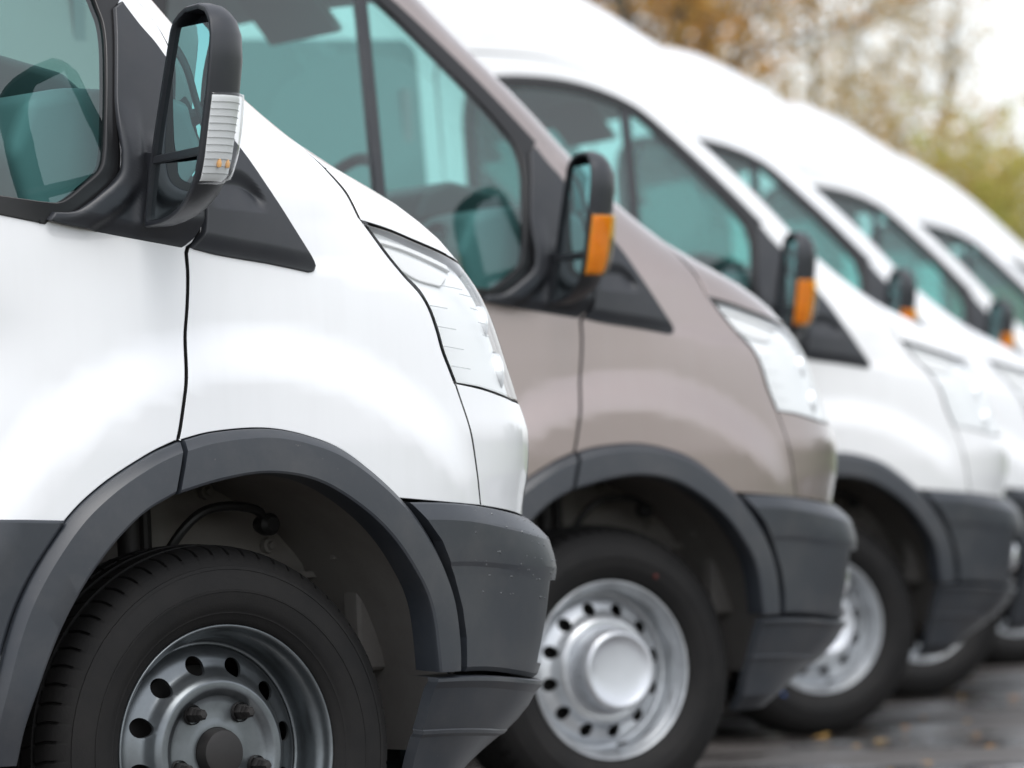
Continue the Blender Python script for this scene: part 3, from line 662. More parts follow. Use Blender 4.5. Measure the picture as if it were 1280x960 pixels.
    me = mesh_from('wheel', V, F); fixF = me
    bm = bmesh.new(); bm.from_mesh(me)
    bm.verts.ensure_lookup_table()
    for f in bm.faces:
        nn = Vector((0, 0, 0))
        for v in f.verts: nn += Vector(Nn[v.index])
        if f.normal.dot(nn) < 0: f.normal_flip()
    bm.to_mesh(me); bm.free(); me.shade_smooth()
    me.normals_split_custom_set_from_vertices([tuple(n_) for n_ in Nn]); return me
MESH['wheel'] = rim()
MESH['hub'] = MB().lathe([(.0, -.002), (.030, -.003), (.038, -.006), (.041, -.014), (.0435, -.030), (.0435, -.05)], (0, 0, 0), n=40, flip=True).mesh('hub', sharp=30); fix_normals(MESH['hub'])
MESH['brake_drum'] = MB().lathe([(.0, -.085), (.12, -.085), (.15, -.088), (.152, -.10), (.152, -.14), (.0, -.14)], (0, 0, 0), n=40).mesh('brake_drum', sharp=30); fix_normals(MESH['brake_drum'])
def lug():
    mb = MB(); h = MB()
    mb.lathe([(.0, .010), (.006, .0095), (.009, .006), (.0100, .002), (.0102, -.002), (.0098, -.003), (.0112, -.006), (.0118, -.010), (.0114, -.0115), (.0128, -.014), (.0145, -.018), (.0150, -.024), (.0150, -.032)], (0, 0, 0), n=6, flip=True)
    mb.lathe([(.0165, -.022), (.0175, -.024), (.0175, -.032)], (0, 0, 0), n=20, flip=True)
    me = mb.mesh('lug_nut', sharp=30); return fix_normals(me)
MESH['lug_nut'] = lug()
def capm():
    prof = [(.0, .036), (.03, .0365), (.060, .038), (.076, .041), (.082, .0445), (.087, .0475), (.092, .0465), (.0965, .042), (.1005, .030), (.1030, .010), (.1045, -.010), (.106, -.016), (.110, -.0165), (.112, -.022)]
    me = MB().lathe(prof, (0, 0, 0), n=64, flip=True).mesh('centre_cap', sharp=50); return fix_normals(me)
MESH['centre_cap'] = capm()
MESH['valve'] = fix_normals(MB().tube([(.03, .03, -.183), (.032, .012, -.180), (.034, -.004, -.176)], [.004, .0045, .003], 8).mesh('valve'))

def dot(x, z):
    return fix_normals(MB().lathe([(.0, .026), (.004, .026), (.0055, .022), (.0055, .015)], (x, 0, z), n=12).mesh('paint_mark'))
MESH['mark_a'] = dot(.125, .224); MESH['mark_b'] = dot(-.155, -.215)
M['red_mark'] = simple('red_paint_mark', (.11, .018, .014), .6); M['blue_mark'] = simple('blue_paint_mark', (.03, .11, .38), .6)
# wheel housing
def well():
    mb = MB(); n = 40
    an = np.linspace(rad(-4), rad(195), n); ys = np.array([-.962, -.90, -.75, -.60])
    V = []
    for a in an:
        x = .03+.485*math.cos(a); z = .36+.485*math.sin(a); ye = float(onskin(np.array([x]), np.array([max(z, .22)]), np.array([-.022]))[0][1])
        V += [(x, y, z) for y in np.linspace(ye, -.60, 4)]
    mb.add(V, grid_faces(n, 4))
    # back wall with pressed ribs
    nx, nz = 44, 24; V = []
    for i in range(nx):
        for j in range(nz):
            x = -.52+1.10*i/(nx-1); z = .30+.60*j/(nz-1)
            y = -.605+.012*math.tanh(6*math.sin(x*26+1.2))*(1 if x < .12 else .3)+(.03*float(sstep(.18, .25, x)))*(1-float(sstep(.62, .66, z)))
            V.append((x, y, z))
    mb.add(V, grid_faces(nx, nz)); me = mb.mesh('wheel_well', sharp=40); return me
MESH['wheel_well'] = well()
def both_mesh_from(name, me):
    m2 = me.copy(); bm = bmesh.new(); bm.from_mesh(m2)
    for v in bm.verts: v.co.y *= -1
    bmesh.ops.reverse_faces(bm, faces=bm.faces[:]); bm.to_mesh(m2); bm.free(); MESH[name] = me; MESH[name+'_far'] = m2
both_mesh_from('wheel_well', MESH['wheel_well'])
both_meshes('brake_hose', MB().tube(smooth_line([(.0, -.70, .58), (.03, -.74, .69), (.08, -.76, .755), (.14, -.76, .772), (.21, -.755, .765), (.24, -.74, .745)], .015), .0085, 10).lathe([(.0, .012), (.012, .012), (.020, .004), (.021, -.012), (.015, -.03)], (.242, -.75, .738), n=16, flip=True))
both_meshes('suspension_strut', MB().tube([(-.04, -.73, .40), (-.04, -.73, .66)], .032, 18).tube([(-.04, -.73, .66), (-.04, -.73, .86)], .020, 14).lathe([(.05, 0), (.052, .01), (.05, .02)], (-.04, -.73, .66), 'Z', 18).tube([(.02, -.69, .45), (.02, -.69, .88)], .012, 10))
mbb = MB()
for (x, z) in [(.36, .79), (.33, .70), (.20, .80), (.43, .67), (.40, .60)]: mbb.lathe([(0, .012), (.007, .011), (.009, .004), (.014, .002), (.015, -.01)], (x, -.62, z), n=8, flip=True)
mbb.box((.475, -.70, .56), (.06, .05, .18), bevel=.015).box((.40, -.615, .645), (.20, .02, .012), bevel=.003).box((.42, -.72, .675), (.05, .012, .008))
both_meshes('well_bracket', mbb)

# side mirror
MZ = np.array([1.242, 1.246, 1.254, 1.265, 1.285, 1.31, 1.345, 1.40, 1.445, 1.50, 1.54, 1.565, 1.580, 1.590, 1.596, 1.599])
YI = np.interp(MZ, [1.242, 1.26, 1.37, 1.51, 1.57, 1.585, 1.599], [-1.022, -1.020, -1.048, -1.098, -1.120, -1.132, -1.165])
YO = np.interp(MZ, [1.242, 1.246, 1.254, 1.265, 1.285, 1.31, 1.345, 1.445, 1.517, 1.555, 1.575, 1.590, 1.599], [-1.095, -1.135, -1.172, -1.200, -1.234, -1.256, -1.270, -1.296, -1.308, -1.306, -1.293, -1.265, -1.225])
MD = .072*np.power(np.clip(1-np.abs((MZ-1.42)/.182)**4.5, 0, 1), .55)+.012
def msec(z, inset=0.):
    yi = np.interp(z, MZ, YI); yo = np.interp(z, MZ, YO); d = np.interp(z, MZ, MD)
    I = np.array([-.170, yi-inset]); O = np.array([-.170-.05*(abs(yo-yi)/.23), yo+inset]); return I, O, d
TH = np.linspace(0, math.pi, 34)
def mring(z, grow=0., th=TH):
    I, O, d = msec(z); c = (I+O)/2; a = (O-I)/2; L = np.linalg.norm(a); u = a/L; v = np.array([-u[1], u[0]]); v = v if v[0] > 0 else -v
    ca = np.sign(np.cos(th))*np.abs(np.cos(th))**.85; sb = np.abs(np.sin(th))**.92
    q = c+np.outer(ca*(L+grow), u)+np.outer(sb*(d+grow), v); return np.concatenate([q, np.full((len(th), 1), z)], 1)
def rear_loop(inset, dx, z0=None, z1=None):
    """outline of the rear opening, inset in its plane and moved forward by dx"""
    zs = MZ if z0 is None else np.unique(np.concatenate([[z0, z1], MZ[(MZ > z0) & (MZ < z1)]]))
    Ls = [msec(z)[0] for z in zs]; Rs = [msec(z)[1] for z in zs]
    pts = [(*p, z) for p, z in zip(Ls, zs)]+[(*p, z) for p, z in zip(Rs[::-1], zs[::-1])]; P = np.array(pts)
    if inset:
        s = P[:, 1:]; t = np.roll(s, -1, 0)-np.roll(s, 1, 0); t /= np.maximum(np.linalg.norm(t, axis=1, keepdims=True), 1e-9); nn = np.stack([t[:, 1], -t[:, 0]], 1)
        c = s.mean(0); sg = np.sign(((c-s)*nn).sum(1).sum()); nn *= sg
        P2 = P.copy(); P2[:, 1:] = s+nn*inset; P2[:, 0] = P[:, 0]-.05/.23*(np.abs(P2[:, 1])-np.abs(P[:, 1])); P = P2
    P = P.copy(); P[:, 0] += dx; return P
def mirror_parts():
    V = np.array([mring(z) for z in MZ]); k, n = V.shape[:2]
    mb = MB(); mb.add(V.reshape(-1, 3), grid_faces(k, n)); mb.add(V[-1], [tuple(range(n))]); mb.add(V[0], [tuple(reversed(range(n)))])
    A = [rear_loop(0, 0), rear_loop(.002, -.003), rear_loop(.005, -.004), rear_loop(.0095, -.003), rear_loop(.0105, .003), rear_loop(.0115, .035)]
    m = len(A[0]); mb.add(np.concatenate(A), grid_faces(len(A), m, wrap_v=True)); mb.add(A[-1], [tuple(range(m))])
    # bar between the two glasses
    V = []
    for z_, dx_ in ((1.3455, .006), (1.3475, -.001), (1.3585, -.001), (1.3605, .006)):
        I, O, _ = msec(z_); u = (O-I)/np.linalg.norm(O-I)
        for q in (I+u*.006, O-u*.006): V.append((q[0]+dx_, q[1], z_))
    mb.add(V, [(0, 1, 3, 2), (2, 3, 5, 4), (4, 5, 7, 6)])
    me = mb.mesh('side_mirror', sharp=32); fix_normals(me); both_mesh_from('side_mirror', me)
    for nm, z0, z1 in (('mirror_glass', 1.360, 1.566), ('wide_angle_glass', 1.254, 1.3475)):
        zs = np.linspace(z0, z1, 14); V = []
        for a_, z in enumerate(zs):
            I, O, _ = msec(z); L_ = np.linalg.norm(O-I); u = (O-I)/L_
            for t in np.linspace(0, 1, 9):
                q = I+u*(.0065+(L_-.013)*t); bul = .004*(4*t*(1-t))*math.sin(math.pi*(.06+.88*a_/13)); V.append((q[0]+.005+.022*t-bul, q[1], z))
        F = grid_faces(14, 9)
        me = mesh_from(nm, V, F); fix_normals(me)
        both_mesh_from(nm, me)
    # turn indicator wrapped round the outer edge
    for nm, g0, z0, z1, a0, a1 in (('turn_indicator', .008, 1.298, 1.446, -.02, 1.35), ('indicator_back', .0012, 1.303, 1.441, .02, 1.25)):
        th = np.linspace(a0, a1, 20); zs = np.concatenate([[z0], np.linspace(z0+.003, z1-.003, 22), [z1]]); rows = []
        for z in zs:
            f = min(1, (z-z0)/.05+.55)
            g = g0 if z0 < z < z1 else 0.0005
            q = mring(z, g+(.004*math.sin(math.pi*(z-z0)/(z1-z0)) if nm == 'turn_indicator' else 0), np.clip(th*f, 0, 3)); q[:, 2] = z; rows.append(q)
        V = np.array(rows); k, n = V.shape[:2]
        V[:, 0, 0] += .004; 
        me = mesh_from(nm, V.reshape(-1, 3), grid_faces(k, n)); fix_normals(me); both_mesh_from(nm, me)
    arm = MB(); P = []
    for t, h0, h1, x0, x1 in ((0, 1.262, 1.372, -.150, -.062), (.5, 1.272, 1.366, -.158, -.085), (1., 1.285, 1.358, -.162, -.10)):
        y = -.985-.10*t; P += [(x0, y, h0), (x1, y, h0), (x1, y, h1), (x0, y, h1)]
    arm.add(P, grid_faces(3, 4, wrap_v=True)); me = arm.mesh('mirror_arm'); fix_normals(me); both_mesh_from('mirror_arm', me)
    rb = MB()
    for k in range(11): 
        z = 1.315+k*.0115; q = mring(z, .0022, np.linspace(.06, 1.15, 12)); rb.tube(q, .0005, 5)
    me = rb.mesh('indicator_ribs'); both_mesh_from('indicator_ribs', me)
    q = mring(1.332, .002, np.array([.40, .70]))
    bl = MB()
    for a in q: bl.lathe([(0, .007), (.0035, .006), (.005, .0), (.0035, -.007), (0, -.008)], a, 'Z', 10)
    me = bl.mesh('indicator_bulb'); both_mesh_from('indicator_bulb', me)
mirror_parts()

# headlight innards
def reflector(p, z, r, name):
    c = full(np.array([p]), np.array([z]), -.033)[0]; n = np.array([1., -.25, .05]); n /= np.linalg.norm(n)
    mb = oriented(lambda: MB().lathe([(r*1.08, .012), (r*1.02, .016), (r, .010), (r*.8, -.012), (r*.5, -.028), (r*.25, -.034), (.0, -.035)], (0, 0, 0), 'Z', 32), c, n)
    bulb = oriented(lambda: MB().lathe([(.0, .002), (.006, .0), (.008, -.006), (.008, -.03)], (0, 0, 0), 'Z', 14), c, n)
    mb.add(bulb.V, bulb.F); both_meshes(name, mb)
reflector(.68, 1.005, .034, 'reflector'); reflector(.70, 1.095, .031, 'upper_reflector')
def lens_ribs():
    mb = MB()
    for (x0, x1, z) in [(.462, .51, 1.112), (.476, .528, 1.075), (.488, .545, 1.04), (.505, .56, 1.005), (.505, .575, 1.150), (.56, .615, 1.135), (.59, .64, 1.110), (.61, .655, 1.085), (.62, .66, 1.062)]:
        xs = np.linspace(x0, x1, 6); zz = z-.10*(xs-x0); mb.tube(onskin(xs, zz, np.full(6, -.004)), .0008, 5)
    both_meshes('lens_ribs', mb)
lens_ribs()

# cabin
def extrude_y(prof, y0, y1, bev=.012):
    bm = bmesh.new(); vs = [bm.verts.new((x, y0, z)) for x, z in prof]; f = bm.faces.new(vs)
    r = bmesh.ops.extrude_face_region(bm, geom=[f]); 
    for v in [g for g in r['geom'] if isinstance(g, bmesh.types.BMVert)]: v.co.y = y1
    if bev: bmesh.ops.bevel(bm, geom=bm.edges[:], offset=bev, segments=3, profile=.6, affect='EDGES')
    bmesh.ops.recalc_face_normals(bm, faces=bm.faces[:]); me = bpy.data.meshes.new('m'); bm.to_mesh(me); bm.free(); me.shade_smooth(); me.set_sharp_from_angle(angle=rad(35)); return me
MESH['dashboard'] = extrude_y([(-.30, 1.475), (-.22, 1.492), (-.05, 1.49), (.06, 1.43), (.06, 1.0), (-.12, .92), (-.26, 1.15), (-.34, 1.38)], -.87, .87, .03)
MESH['instrument_binnacle'] = extrude_y([(-.33, 1.47), (-.30, 1.545), (-.22, 1.572), (-.08, 1.54), (.0, 1.48)], -.64, -.20, .02)
def vent():
    mb = MB(); c = Vector((-.335, -.74, 1.395)); ax = Vector((-.94, -.1, .33)).normalized(); u = Vector((0, 1, 0)); u = (u-ax*u.dot(ax)).normalized(); v = ax.cross(u)
    V = []; n, m = 36, 10
    for i in range(n):
        a = 2*math.pi*i/n; d = u*math.cos(a)+v*math.sin(a)
        for j in range(m): b = 2*math.pi*j/m; V.append(c+d*(.062+.010*math.cos(b))+ax*(.012*math.sin(b)))
    mb.add(V, grid_faces(n, m, wrap_u=True, wrap_v=True))
    for k in (-.03, -.01, .01, .03): mb.tube([c+v*k-u*.05, c+v*k+u*.05], .004, 6)
    return fix_normals(mb.mesh('air_vent'))
MESH['air_vent'] = vent()
def steering():
    mb = MB(); R_, c = .192, Vector((-.45, -.42, 1.475)); ax = Vector((-math.cos(rad(30)), 0, math.sin(rad(30)))).normalized()
    u = Vector((0, 1, 0)); v = ax.cross(u).normalized()
    n, m = 48, 12; V = []
    for i in range(n):
        a = 2*math.pi*i/n; d = u*math.cos(a)+v*math.sin(a)
        for j in range(m): b = 2*math.pi*j/m; V.append(c+d*(R_+.0155*math.cos(b))+ax*(.0155*math.sin(b)))
    mb.add(V, grid_faces(n, m, wrap_u=True, wrap_v=True))
    for a in (rad(0), rad(180), rad(90) if v.z < 0 else rad(270)): d = u*math.cos(a)+v*math.sin(a); mb.tube([c+d*.05, c+d*.19], [.028, .016], 10)
    q = Vector((0, 0, 1)).rotation_difference(ax).to_matrix(); h = MB().lathe([(0, .03), (.05, .028), (.07, .015), (.075, -.01), (.06, -.05), (.04, -.25)], (0, 0, 0), 'Z', 28); mb.add([q @ Vector(p)+c for p in h.V], h.F)
    return fix_normals(mb.mesh('steering_wheel'))
MESH['steering_wheel'] = steering()
def seat():
    mb = MB().box((-.82, 0, 1.02), (.52, .50, .16), bevel=.05); mb.box((-1.10, 0, 1.36), (.14, .48, .66), rot=Matrix.Rotation(rad(-14), 3, 'Y'), bevel=.05); mb.box((-.84, 0, .80), (.40, .40, .36), bevel=.02)
    return fix_normals(mb.mesh('seat'))
MESH['seat'] = seat()
MESH['headrest'] = fix_normals(MB().box((-1.21, 0, 1.80), (.10, .27, .20), rot=Matrix.Rotation(rad(-10), 3, 'Y'), bevel=.04).tube([(-1.19, -.06, 1.62), (-1.21, -.06, 1.75)], .007, 8).tube([(-1.19, .06, 1.62), (-1.21, .06, 1.75)], .007, 8).mesh('headrest'))
MESH['sun_visor'] = fix_normals(MB().box((-.555, 0, 2.0), (.02, .36, .15), rot=Matrix.Rotation(rad(-38), 3, 'Y'), bevel=.008).mesh('sun_visor'))
MESH['cabin_floor'] = MB().box((-.94, 0, .62), (.84, 1.84, .04)).box((-.2, 0, .9), (.7, 1.1, .03)).mesh('cabin_floor')
MESH['bulkhead'] = MB().box((-1.36, 0, 1.35), (.03, 1.86, 1.45)).mesh('bulkhead')
hv = [(x, y, 2.16+.03*math.cos(y*1.7)-(.06 if x > -.55 else 0)-(.12*max(0, x+.62)/.2)) for x in np.linspace(-1.36, -.44, 10) for y in np.linspace(-.84, .84, 9)]
MESH['headliner'] = mesh_from('headliner', hv, grid_faces(10, 9))
MESH['underbody'] = MB().box((-2.0, 0, .30), (4.9, 1.5, .10)).box((-.1, 0, .42), (1.5, 1.10, .25)).mesh('underbody')
# rear
zz = np.concatenate([np.linspace(.34, 2.5, 24), np.linspace(2.55, 2.786, 18)]); wv = -plan(np.full(len(zz), -3.0), zz)[:, 1]
for nm, s in (('rear_door', -1), ('rear_door_far', 1)):
    V = [(XR+.004, s*.004, z) for z in zz]+[(XR+.004, s*(w-.004), z) for z, w in zip(zz, wv)]; me = mesh_from('rear_door', V, grid_faces(2, len(zz))); fix_normals(me); MESH[nm] = me
both_meshes('tail_light', MB().box((XR-.012, -.93, 1.05), (.05, .09, .52), bevel=.012))

# ------------------------------------------------------------------ put a van together
def mk(name, mesh, mat, parent, label=None, loc=None, paint=False):
    o = bpy.data.objects.new(name, MESH[mesh]); COL.objects.link(o); o.parent = parent
    if loc: o.location = loc
    me = MESH[mesh]
    if not len(me.materials): me.materials.append(None)
    o.material_slots[0].link = 'OBJECT'; o.material_slots[0].material = mat
    if label: o['label'] = label
    return o
def build_van(label, pos, yaw, pmat, amber=True, caps=True, windows=False, steer=0., mark=None):
    v = bpy.data.objects.new('van', None); COL.objects.link(v); v.empty_display_size = .3
    v.location = (*pos, 0); v.rotation_euler = (0, 0, rad(yaw))
    v['label'] = label; v['category'] = 'van'; v['group'] = 'vans parked side by side'
    for far in ('', '_far'):
        f = mk('front_fender', 'front_fender'+far, pmat, v)
        mk('fender_triangle', 'fender_triangle'+far, M['trim'], f); mk('arch_trim', 'arch_trim'+far, M['plastic'], f)
        d = mk('front_door', 'front_door'+far, pmat, v)
        mk('window_frame', 'window_frame'+far, M['gloss_black'], d); mk('door_glass', 'door_glass'+far, M['glass'], d); mk('quarter_glass', 'quarter_glass'+far, M['glass'], d)
        mk('glass_divider', 'glass_divider'+far, M['trim'], d); mk('sail_panel', 'door_sail'+far, M['trim'], d); mk('arch_trim', 'door_arch_trim'+far, M['plastic'], d); mk('side_moulding', 'side_moulding'+far, M['plastic'], d)
        if windows: mk('side_window', 'side_window'+far, M['privacy'], v); mk('side_window', 'rear_side_window'+far, M['privacy'], v)
        mk('dark_gap_backing', 'dark_gap_backing'+far, M['inner'], v)
        mk('corner_panel', 'corner_panel'+far, pmat, v)
        h = mk('headlight', 'headlight'+far, M['silver_in'], v)
        mk('lens', 'headlight_lens'+far, M['lens'], h); mk('gap_dark_seal', 'headlight_seal'+far, M['gloss_black'], h); mk('light_bar', 'light_bar'+far, M['white_in'], h); mk('inner_strip', 'inner_strip'+far, M['white_in'], h)
        mk('reflector', 'reflector'+far, M['bowl'], h); mk('reflector', 'upper_reflector'+far, M['bowl'], h); mk('lens_rib', 'lens_ribs'+far, M['rib'], h)['kind'] = 'stuff'
        m = mk('side_mirror', 'side_mirror'+far, M['trim'], v)
        mk('mirror_glass', 'mirror_glass'+far, M['mirror'], m); mk('wide_angle_glass', 'wide_angle_glass'+far, M['mirror'], m); mk('mirror_arm', 'mirror_arm'+far, M['trim'], m)
        if amber: mk('turn_indicator', 'turn_indicator'+far, M['amber_lens'], m, label='amber turn indicator lens'); mk('indicator_back', 'indicator_back'+far, M['orange'], m); mk('indicator_rib', 'indicator_ribs'+far, M['bulb'], m)['kind'] = 'stuff'
        else:
            mk('turn_indicator', 'turn_indicator'+far, M['lens'], m, label='clear turn indicator lens'); mk('indicator_back', 'indicator_back'+far, M['silver_in'], m); mk('indicator_rib', 'indicator_ribs'+far, M['interior'], m)['kind'] = 'stuff'; mk('indicator_bulb', 'indicator_bulb'+far, M['bulb'], m)
        w = mk('wheel_well', 'wheel_well'+far, M['liner'], v); mk('hose', 'brake_hose'+far, M['rubber_hose'], w); mk('strut', 'suspension_strut'+far, M['hub'], w); mk('bracket', 'well_bracket'+far, M['liner'], w)['kind'] = 'stuff'
        mk('rear_door', 'rear_door'+far, pmat, v); mk('tail_light', 'tail_light'+far, M['tail'], v)
        for x in (0., -3.3):
            o = mk('wheel', 'wheel', M['steel'] if caps else M['steel_dark'], v, loc=(x, HUBY if not far else -HUBY, HUBZ))
            if far: o.rotation_euler = (0, 0, math.pi)
            elif x == 0. and steer: o.rotation_euler = (0, 0, rad(steer))
            mk('tyre', 'tyre', M['tyre'], o); mk('brake_drum', 'brake_drum', M['hub'], o); mk('valve', 'valve', M['hub'], o)
            if mark and x == 0. and not far: mk('paint_mark', mark, M['red_mark'] if mark == 'mark_a' else M['blue_mark'], o)
            if caps: mk('centre_cap', 'centre_cap', M['cap'], o)
            else:
                mk('hub', 'hub', M['hub'], o)
                for k in range(5): mk('lug_nut', 'lug_nut', M['hub'], o, loc=(.083*math.cos(rad(54+72*k)), .0, .083*math.sin(rad(54+72*k))))
    b = mk('front_bumper', 'front_bumper', M['plastic'], v); mk('lower_valance', 'lower_valance', M['plastic'], b); mk('fog_lamp', 'fog_lamp', M['chrome'], b); mk('fog_lamp', 'fog_lamp_far', M['chrome'], b)
    mk('hood', 'hood', pmat, v); g = mk('grille', 'grille', M['inner'], v)
    for k in range(3): mk('grille_bar', 'grille_bar', M['trim'], g, loc=(-.002*k, 0, .09*k))
    mk('windscreen', 'windscreen', M['screen'], v); sh = mk('body_shell', 'body_shell', pmat, v); mk('roof', 'roof', pmat, v)
    da = mk('dashboard', 'dashboard', M['interior'], v); mk('instrument_binnacle', 'instrument_binnacle', M['interior_dark'], da); mk('air_vent', 'air_vent', M['interior_dark'], da); mk('steering_wheel', 'steering_wheel', M['interior_dark'], v)
    for y in (-.45, .45):
        s = mk('seat', 'seat', M['fabric'], v, loc=(0, y, 0)); mk('headrest', 'headrest', M['fabric'], s); mk('sun_visor', 'sun_visor', M['headliner'], v, loc=(0, y, 0))
    mk('cabin_floor', 'cabin_floor', M['interior_dark'], v); mk('bulkhead', 'bulkhead', M['interior'], v); mk('headliner', 'headliner', M['headliner'], v); mk('underbody', 'underbody', M['inner'], v)
    return v
VAN1 = build_van('white van nearest the camera with clear mirror indicator and bare steel wheel', (0, 0), -.07, M['white'], amber=False, caps=False)
build_van('grey-brown metallic van with silver wheel cap, second in the row', (3.035, 2.669), -6.86, M['brown'], mark='mark_a')
build_van('white van right behind the grey-brown one, amber mirror indicator fully in view', (6.155, 5.418), -13.08, M['white_b'], windows=True, mark='mark_b')
build_van('fourth van from the front of the row, white, amber indicator half hidden', (8.345, 7.393), -14.3, M['white'], windows=True)
build_van('fifth van in the row, white, its mirror near the right picture edge', (10.84, 9.646), -12.5, M['white_b'], windows=True)
build_van('sixth van in the row, white, window cut by the right picture edge', (13.4, 11.9), -12.5, M['white'], windows=True)
build_van('farthest white van, only its high roof showing behind the others', (16.1, 14.4), -12.5, M['white_b'], windows=True)

# ------------------------------------------------------------------ ground, verge
def stuff(o, kind): o['kind'] = kind; return o
def sheet(name, pts, z, mat):
    me = mesh_from(name, [(x, y, z) for x, y in pts], [tuple(range(len(pts)))], smooth=False); o = bpy.data.objects.new(name, me); COL.objects.link(o); me.materials.append(mat); stuff(o, 'structure'); return o
def make_grass_mat():
    m, t, b = new_mat('grass_ground'); tc = t.nodes.new('ShaderNodeTexCoord'); n = N(t, 'ShaderNodeTexNoise', Scale=1.3, Detail=8.0, Roughness=.7); t.links.new(tc.outputs['Object'], n.inputs['Vector'])
    r = N(t, 'ShaderNodeValToRGB'); r.color_ramp.elements[0].color = (.035, .07, .012, 1); r.color_ramp.elements[1].color = (.12, .16, .03, 1); r.color_ramp.elements[0].position = .35; r.color_ramp.elements[1].position = .7
    t.links.new(n.outputs['Fac'], r.inputs[0]); t.links.new(r.outputs[0], b.inputs['Base Color']); b.inputs['Roughness'].default_value = .9; return m
M['grass'] = make_grass_mat(); M['kerb'] = simple('concrete_kerb', (.30, .29, .27), .8, var=.2, vscale=6, bump=.3, bscale=60)
sheet('ground', [(-900, -900), (900, -900), (900, 900), (-900, 900)], -.012, M['grass'])
E_ = np.array([.752, .659]); N_ = np.array([.659, -.752])
def row_pt(a, b): q = E_*a+N_*b; return (float(q[0]), float(q[1]))
sheet('parking_lot', [row_pt(-45, -22), row_pt(-45, 7.6), row_pt(34, 7.6), row_pt(34, -22)], 0.0, M['asphalt'])
def kerb(name, a0, a1, b0, b1):
    mb = MB(); c0, c1, c2, c3 = row_pt(a0, b0), row_pt(a1, b0), row_pt(a1, b1), row_pt(a0, b1)
    V = [(*c, z) for z in (-.05, .12) for c in (c0, c1, c2, c3)]; F = [(0, 1, 5, 4), (1, 2, 6, 5), (2, 3, 7, 6), (3, 0, 4, 7), (4, 5, 6, 7)]
    me = mesh_from(name, V, F, smooth=False); bm = bmesh.new(); bm.from_mesh(me); bmesh.ops.recalc_face_normals(bm, faces=bm.faces[:]); bmesh.ops.bevel(bm, geom=[e for e in bm.edges if e.verts[0].co.z > .1 and e.verts[1].co.z > .1], offset=.02, segments=2, affect='EDGES'); bm.to_mesh(me); bm.free()
    o = bpy.data.objects.new(name, me); COL.objects.link(o); me.materials.append(M['kerb']); stuff(o, 'structure')
def bank():
    V = []; aa = np.linspace(-60, 45, 60); bb = np.linspace(7.7, 22, 16); rn = np.random.default_rng(3)
    for a in aa:
        for b in bb: V.append((*row_pt(a, b), .10+.06*float(sstep(7.9, 15, b))+rn.uniform(-.04, .04)*float(sstep(8, 9, b))))
    me = mesh_from('grass_bank', V, grid_faces(60, 16)); fix_normals(me); o = bpy.data.objects.new('grass_bank', me); COL.objects.link(o); me.materials.append(M['grass']); stuff(o, 'structure')
bank()
def reflection_hedge():  # out of view, added so the van corners reflect dark green
    rn = np.random.default_rng(21); n = 14000; a = rn.uniform(11.5, 32, n); b = 10.2+rn.normal(0, .55, n); z = .35+2.3*rn.beta(1.6, 1.2, n)*(1+.18*np.sin(a*.9)+.1*np.sin(a*2.3))
    c = np.stack([E_[0]*a+N_[0]*b, E_[1]*a+N_[1]*b, z], 1); u = rn.normal(0, 1, (n, 3)); u /= np.linalg.norm(u, axis=1, keepdims=True); w = np.cross(u, rn.normal(0, 1, (n, 3))); w /= np.linalg.norm(w, axis=1, keepdims=True)
    s = rn.uniform(.05, .11, (n, 1)); V = np.stack([c-u*s, c-w*s*.6, c+u*s, c+w*s*.6], 1).reshape(-1, 3)
    me = mesh_from('reflection_hedge', V, np.arange(4*n).reshape(-1, 4), smooth=False); o = bpy.data.objects.new('reflection_hedge', me); COL.objects.link(o); me.materials.append(M['reflection_hedge']); o['kind'] = 'stuff'; o['label'] = 'unseen green foliage added to darken reflections on the van fronts'; o['category'] = 'reflection_hedge'
M['reflection_hedge'] = simple('reflection_hedge_leaves', (.07, .12, .025), .6, var=.4, vscale=2)
reflection_hedge()
kerb('kerb', -45, 34, 7.6, 7.75); kerb('kerb', 34, 34.15, -22, 7.75)

# ------------------------------------------------------------------ trees beyond the car park
def ray_ground(px, dist):
    """ground point at a given distance from where the photograph was taken, in the direction of picture column px"""
    a = PHI+math.atan((px-640)/FPX); return (CAM.x+math.sin(a)*dist, CAM.y+math.cos(a)*dist)
def leaf_mat(name, c0, c1, c2):
    m, t, b = new_mat(name); g = t.nodes.new('ShaderNodeNewGeometry'); r = N(t, 'ShaderNodeValToRGB')
    r.color_ramp.elements[0].color = (*c0, 1); r.color_ramp.elements[1].color = (*c2, 1); e = r.color_ramp.elements.new(.5); e.color = (*c1, 1)
    t.links.new(g.outputs['Random Per Island'], r.inputs[0]); t.links.new(r.outputs[0], b.inputs['Base Color']); b.inputs['Roughness'].default_value = .6
    tr = N(t, 'ShaderNodeBsdfTranslucent'); t.links.new(r.outputs[0], tr.inputs[0]); mx = N(t, 'ShaderNodeMixShader'); mx.inputs[0].default_value = .5
    o = t.nodes['Material Output']; t.links.new(b.outputs[0], mx.inputs[1]); t.links.new(tr.outputs[0], mx.inputs[2]); t.links.new(mx.outputs[0], o.inputs[0]); return m
LM = {'rust': leaf_mat('rust_leaves', (.70, .34, .09), (.74, .42, .13), (.60, .39, .12)),
      'gold': leaf_mat('golden_brown_leaves', (.56, .37, .13), (.60, .43, .19), (.50, .38, .19)),
      'green': leaf_mat('yellow_green_leaves', (.40, .42, .10), (.54, .49, .14), (.58, .45, .16))}
M['bark'] = simple('bark', (.10, .085, .07), .9, var=.3, vscale=8, bump=.5, bscale=25)
M['birch'] = simple('pale_bark', (.35, .33, .30), .85, var=.4, vscale=6, bump=.4, bscale=25)
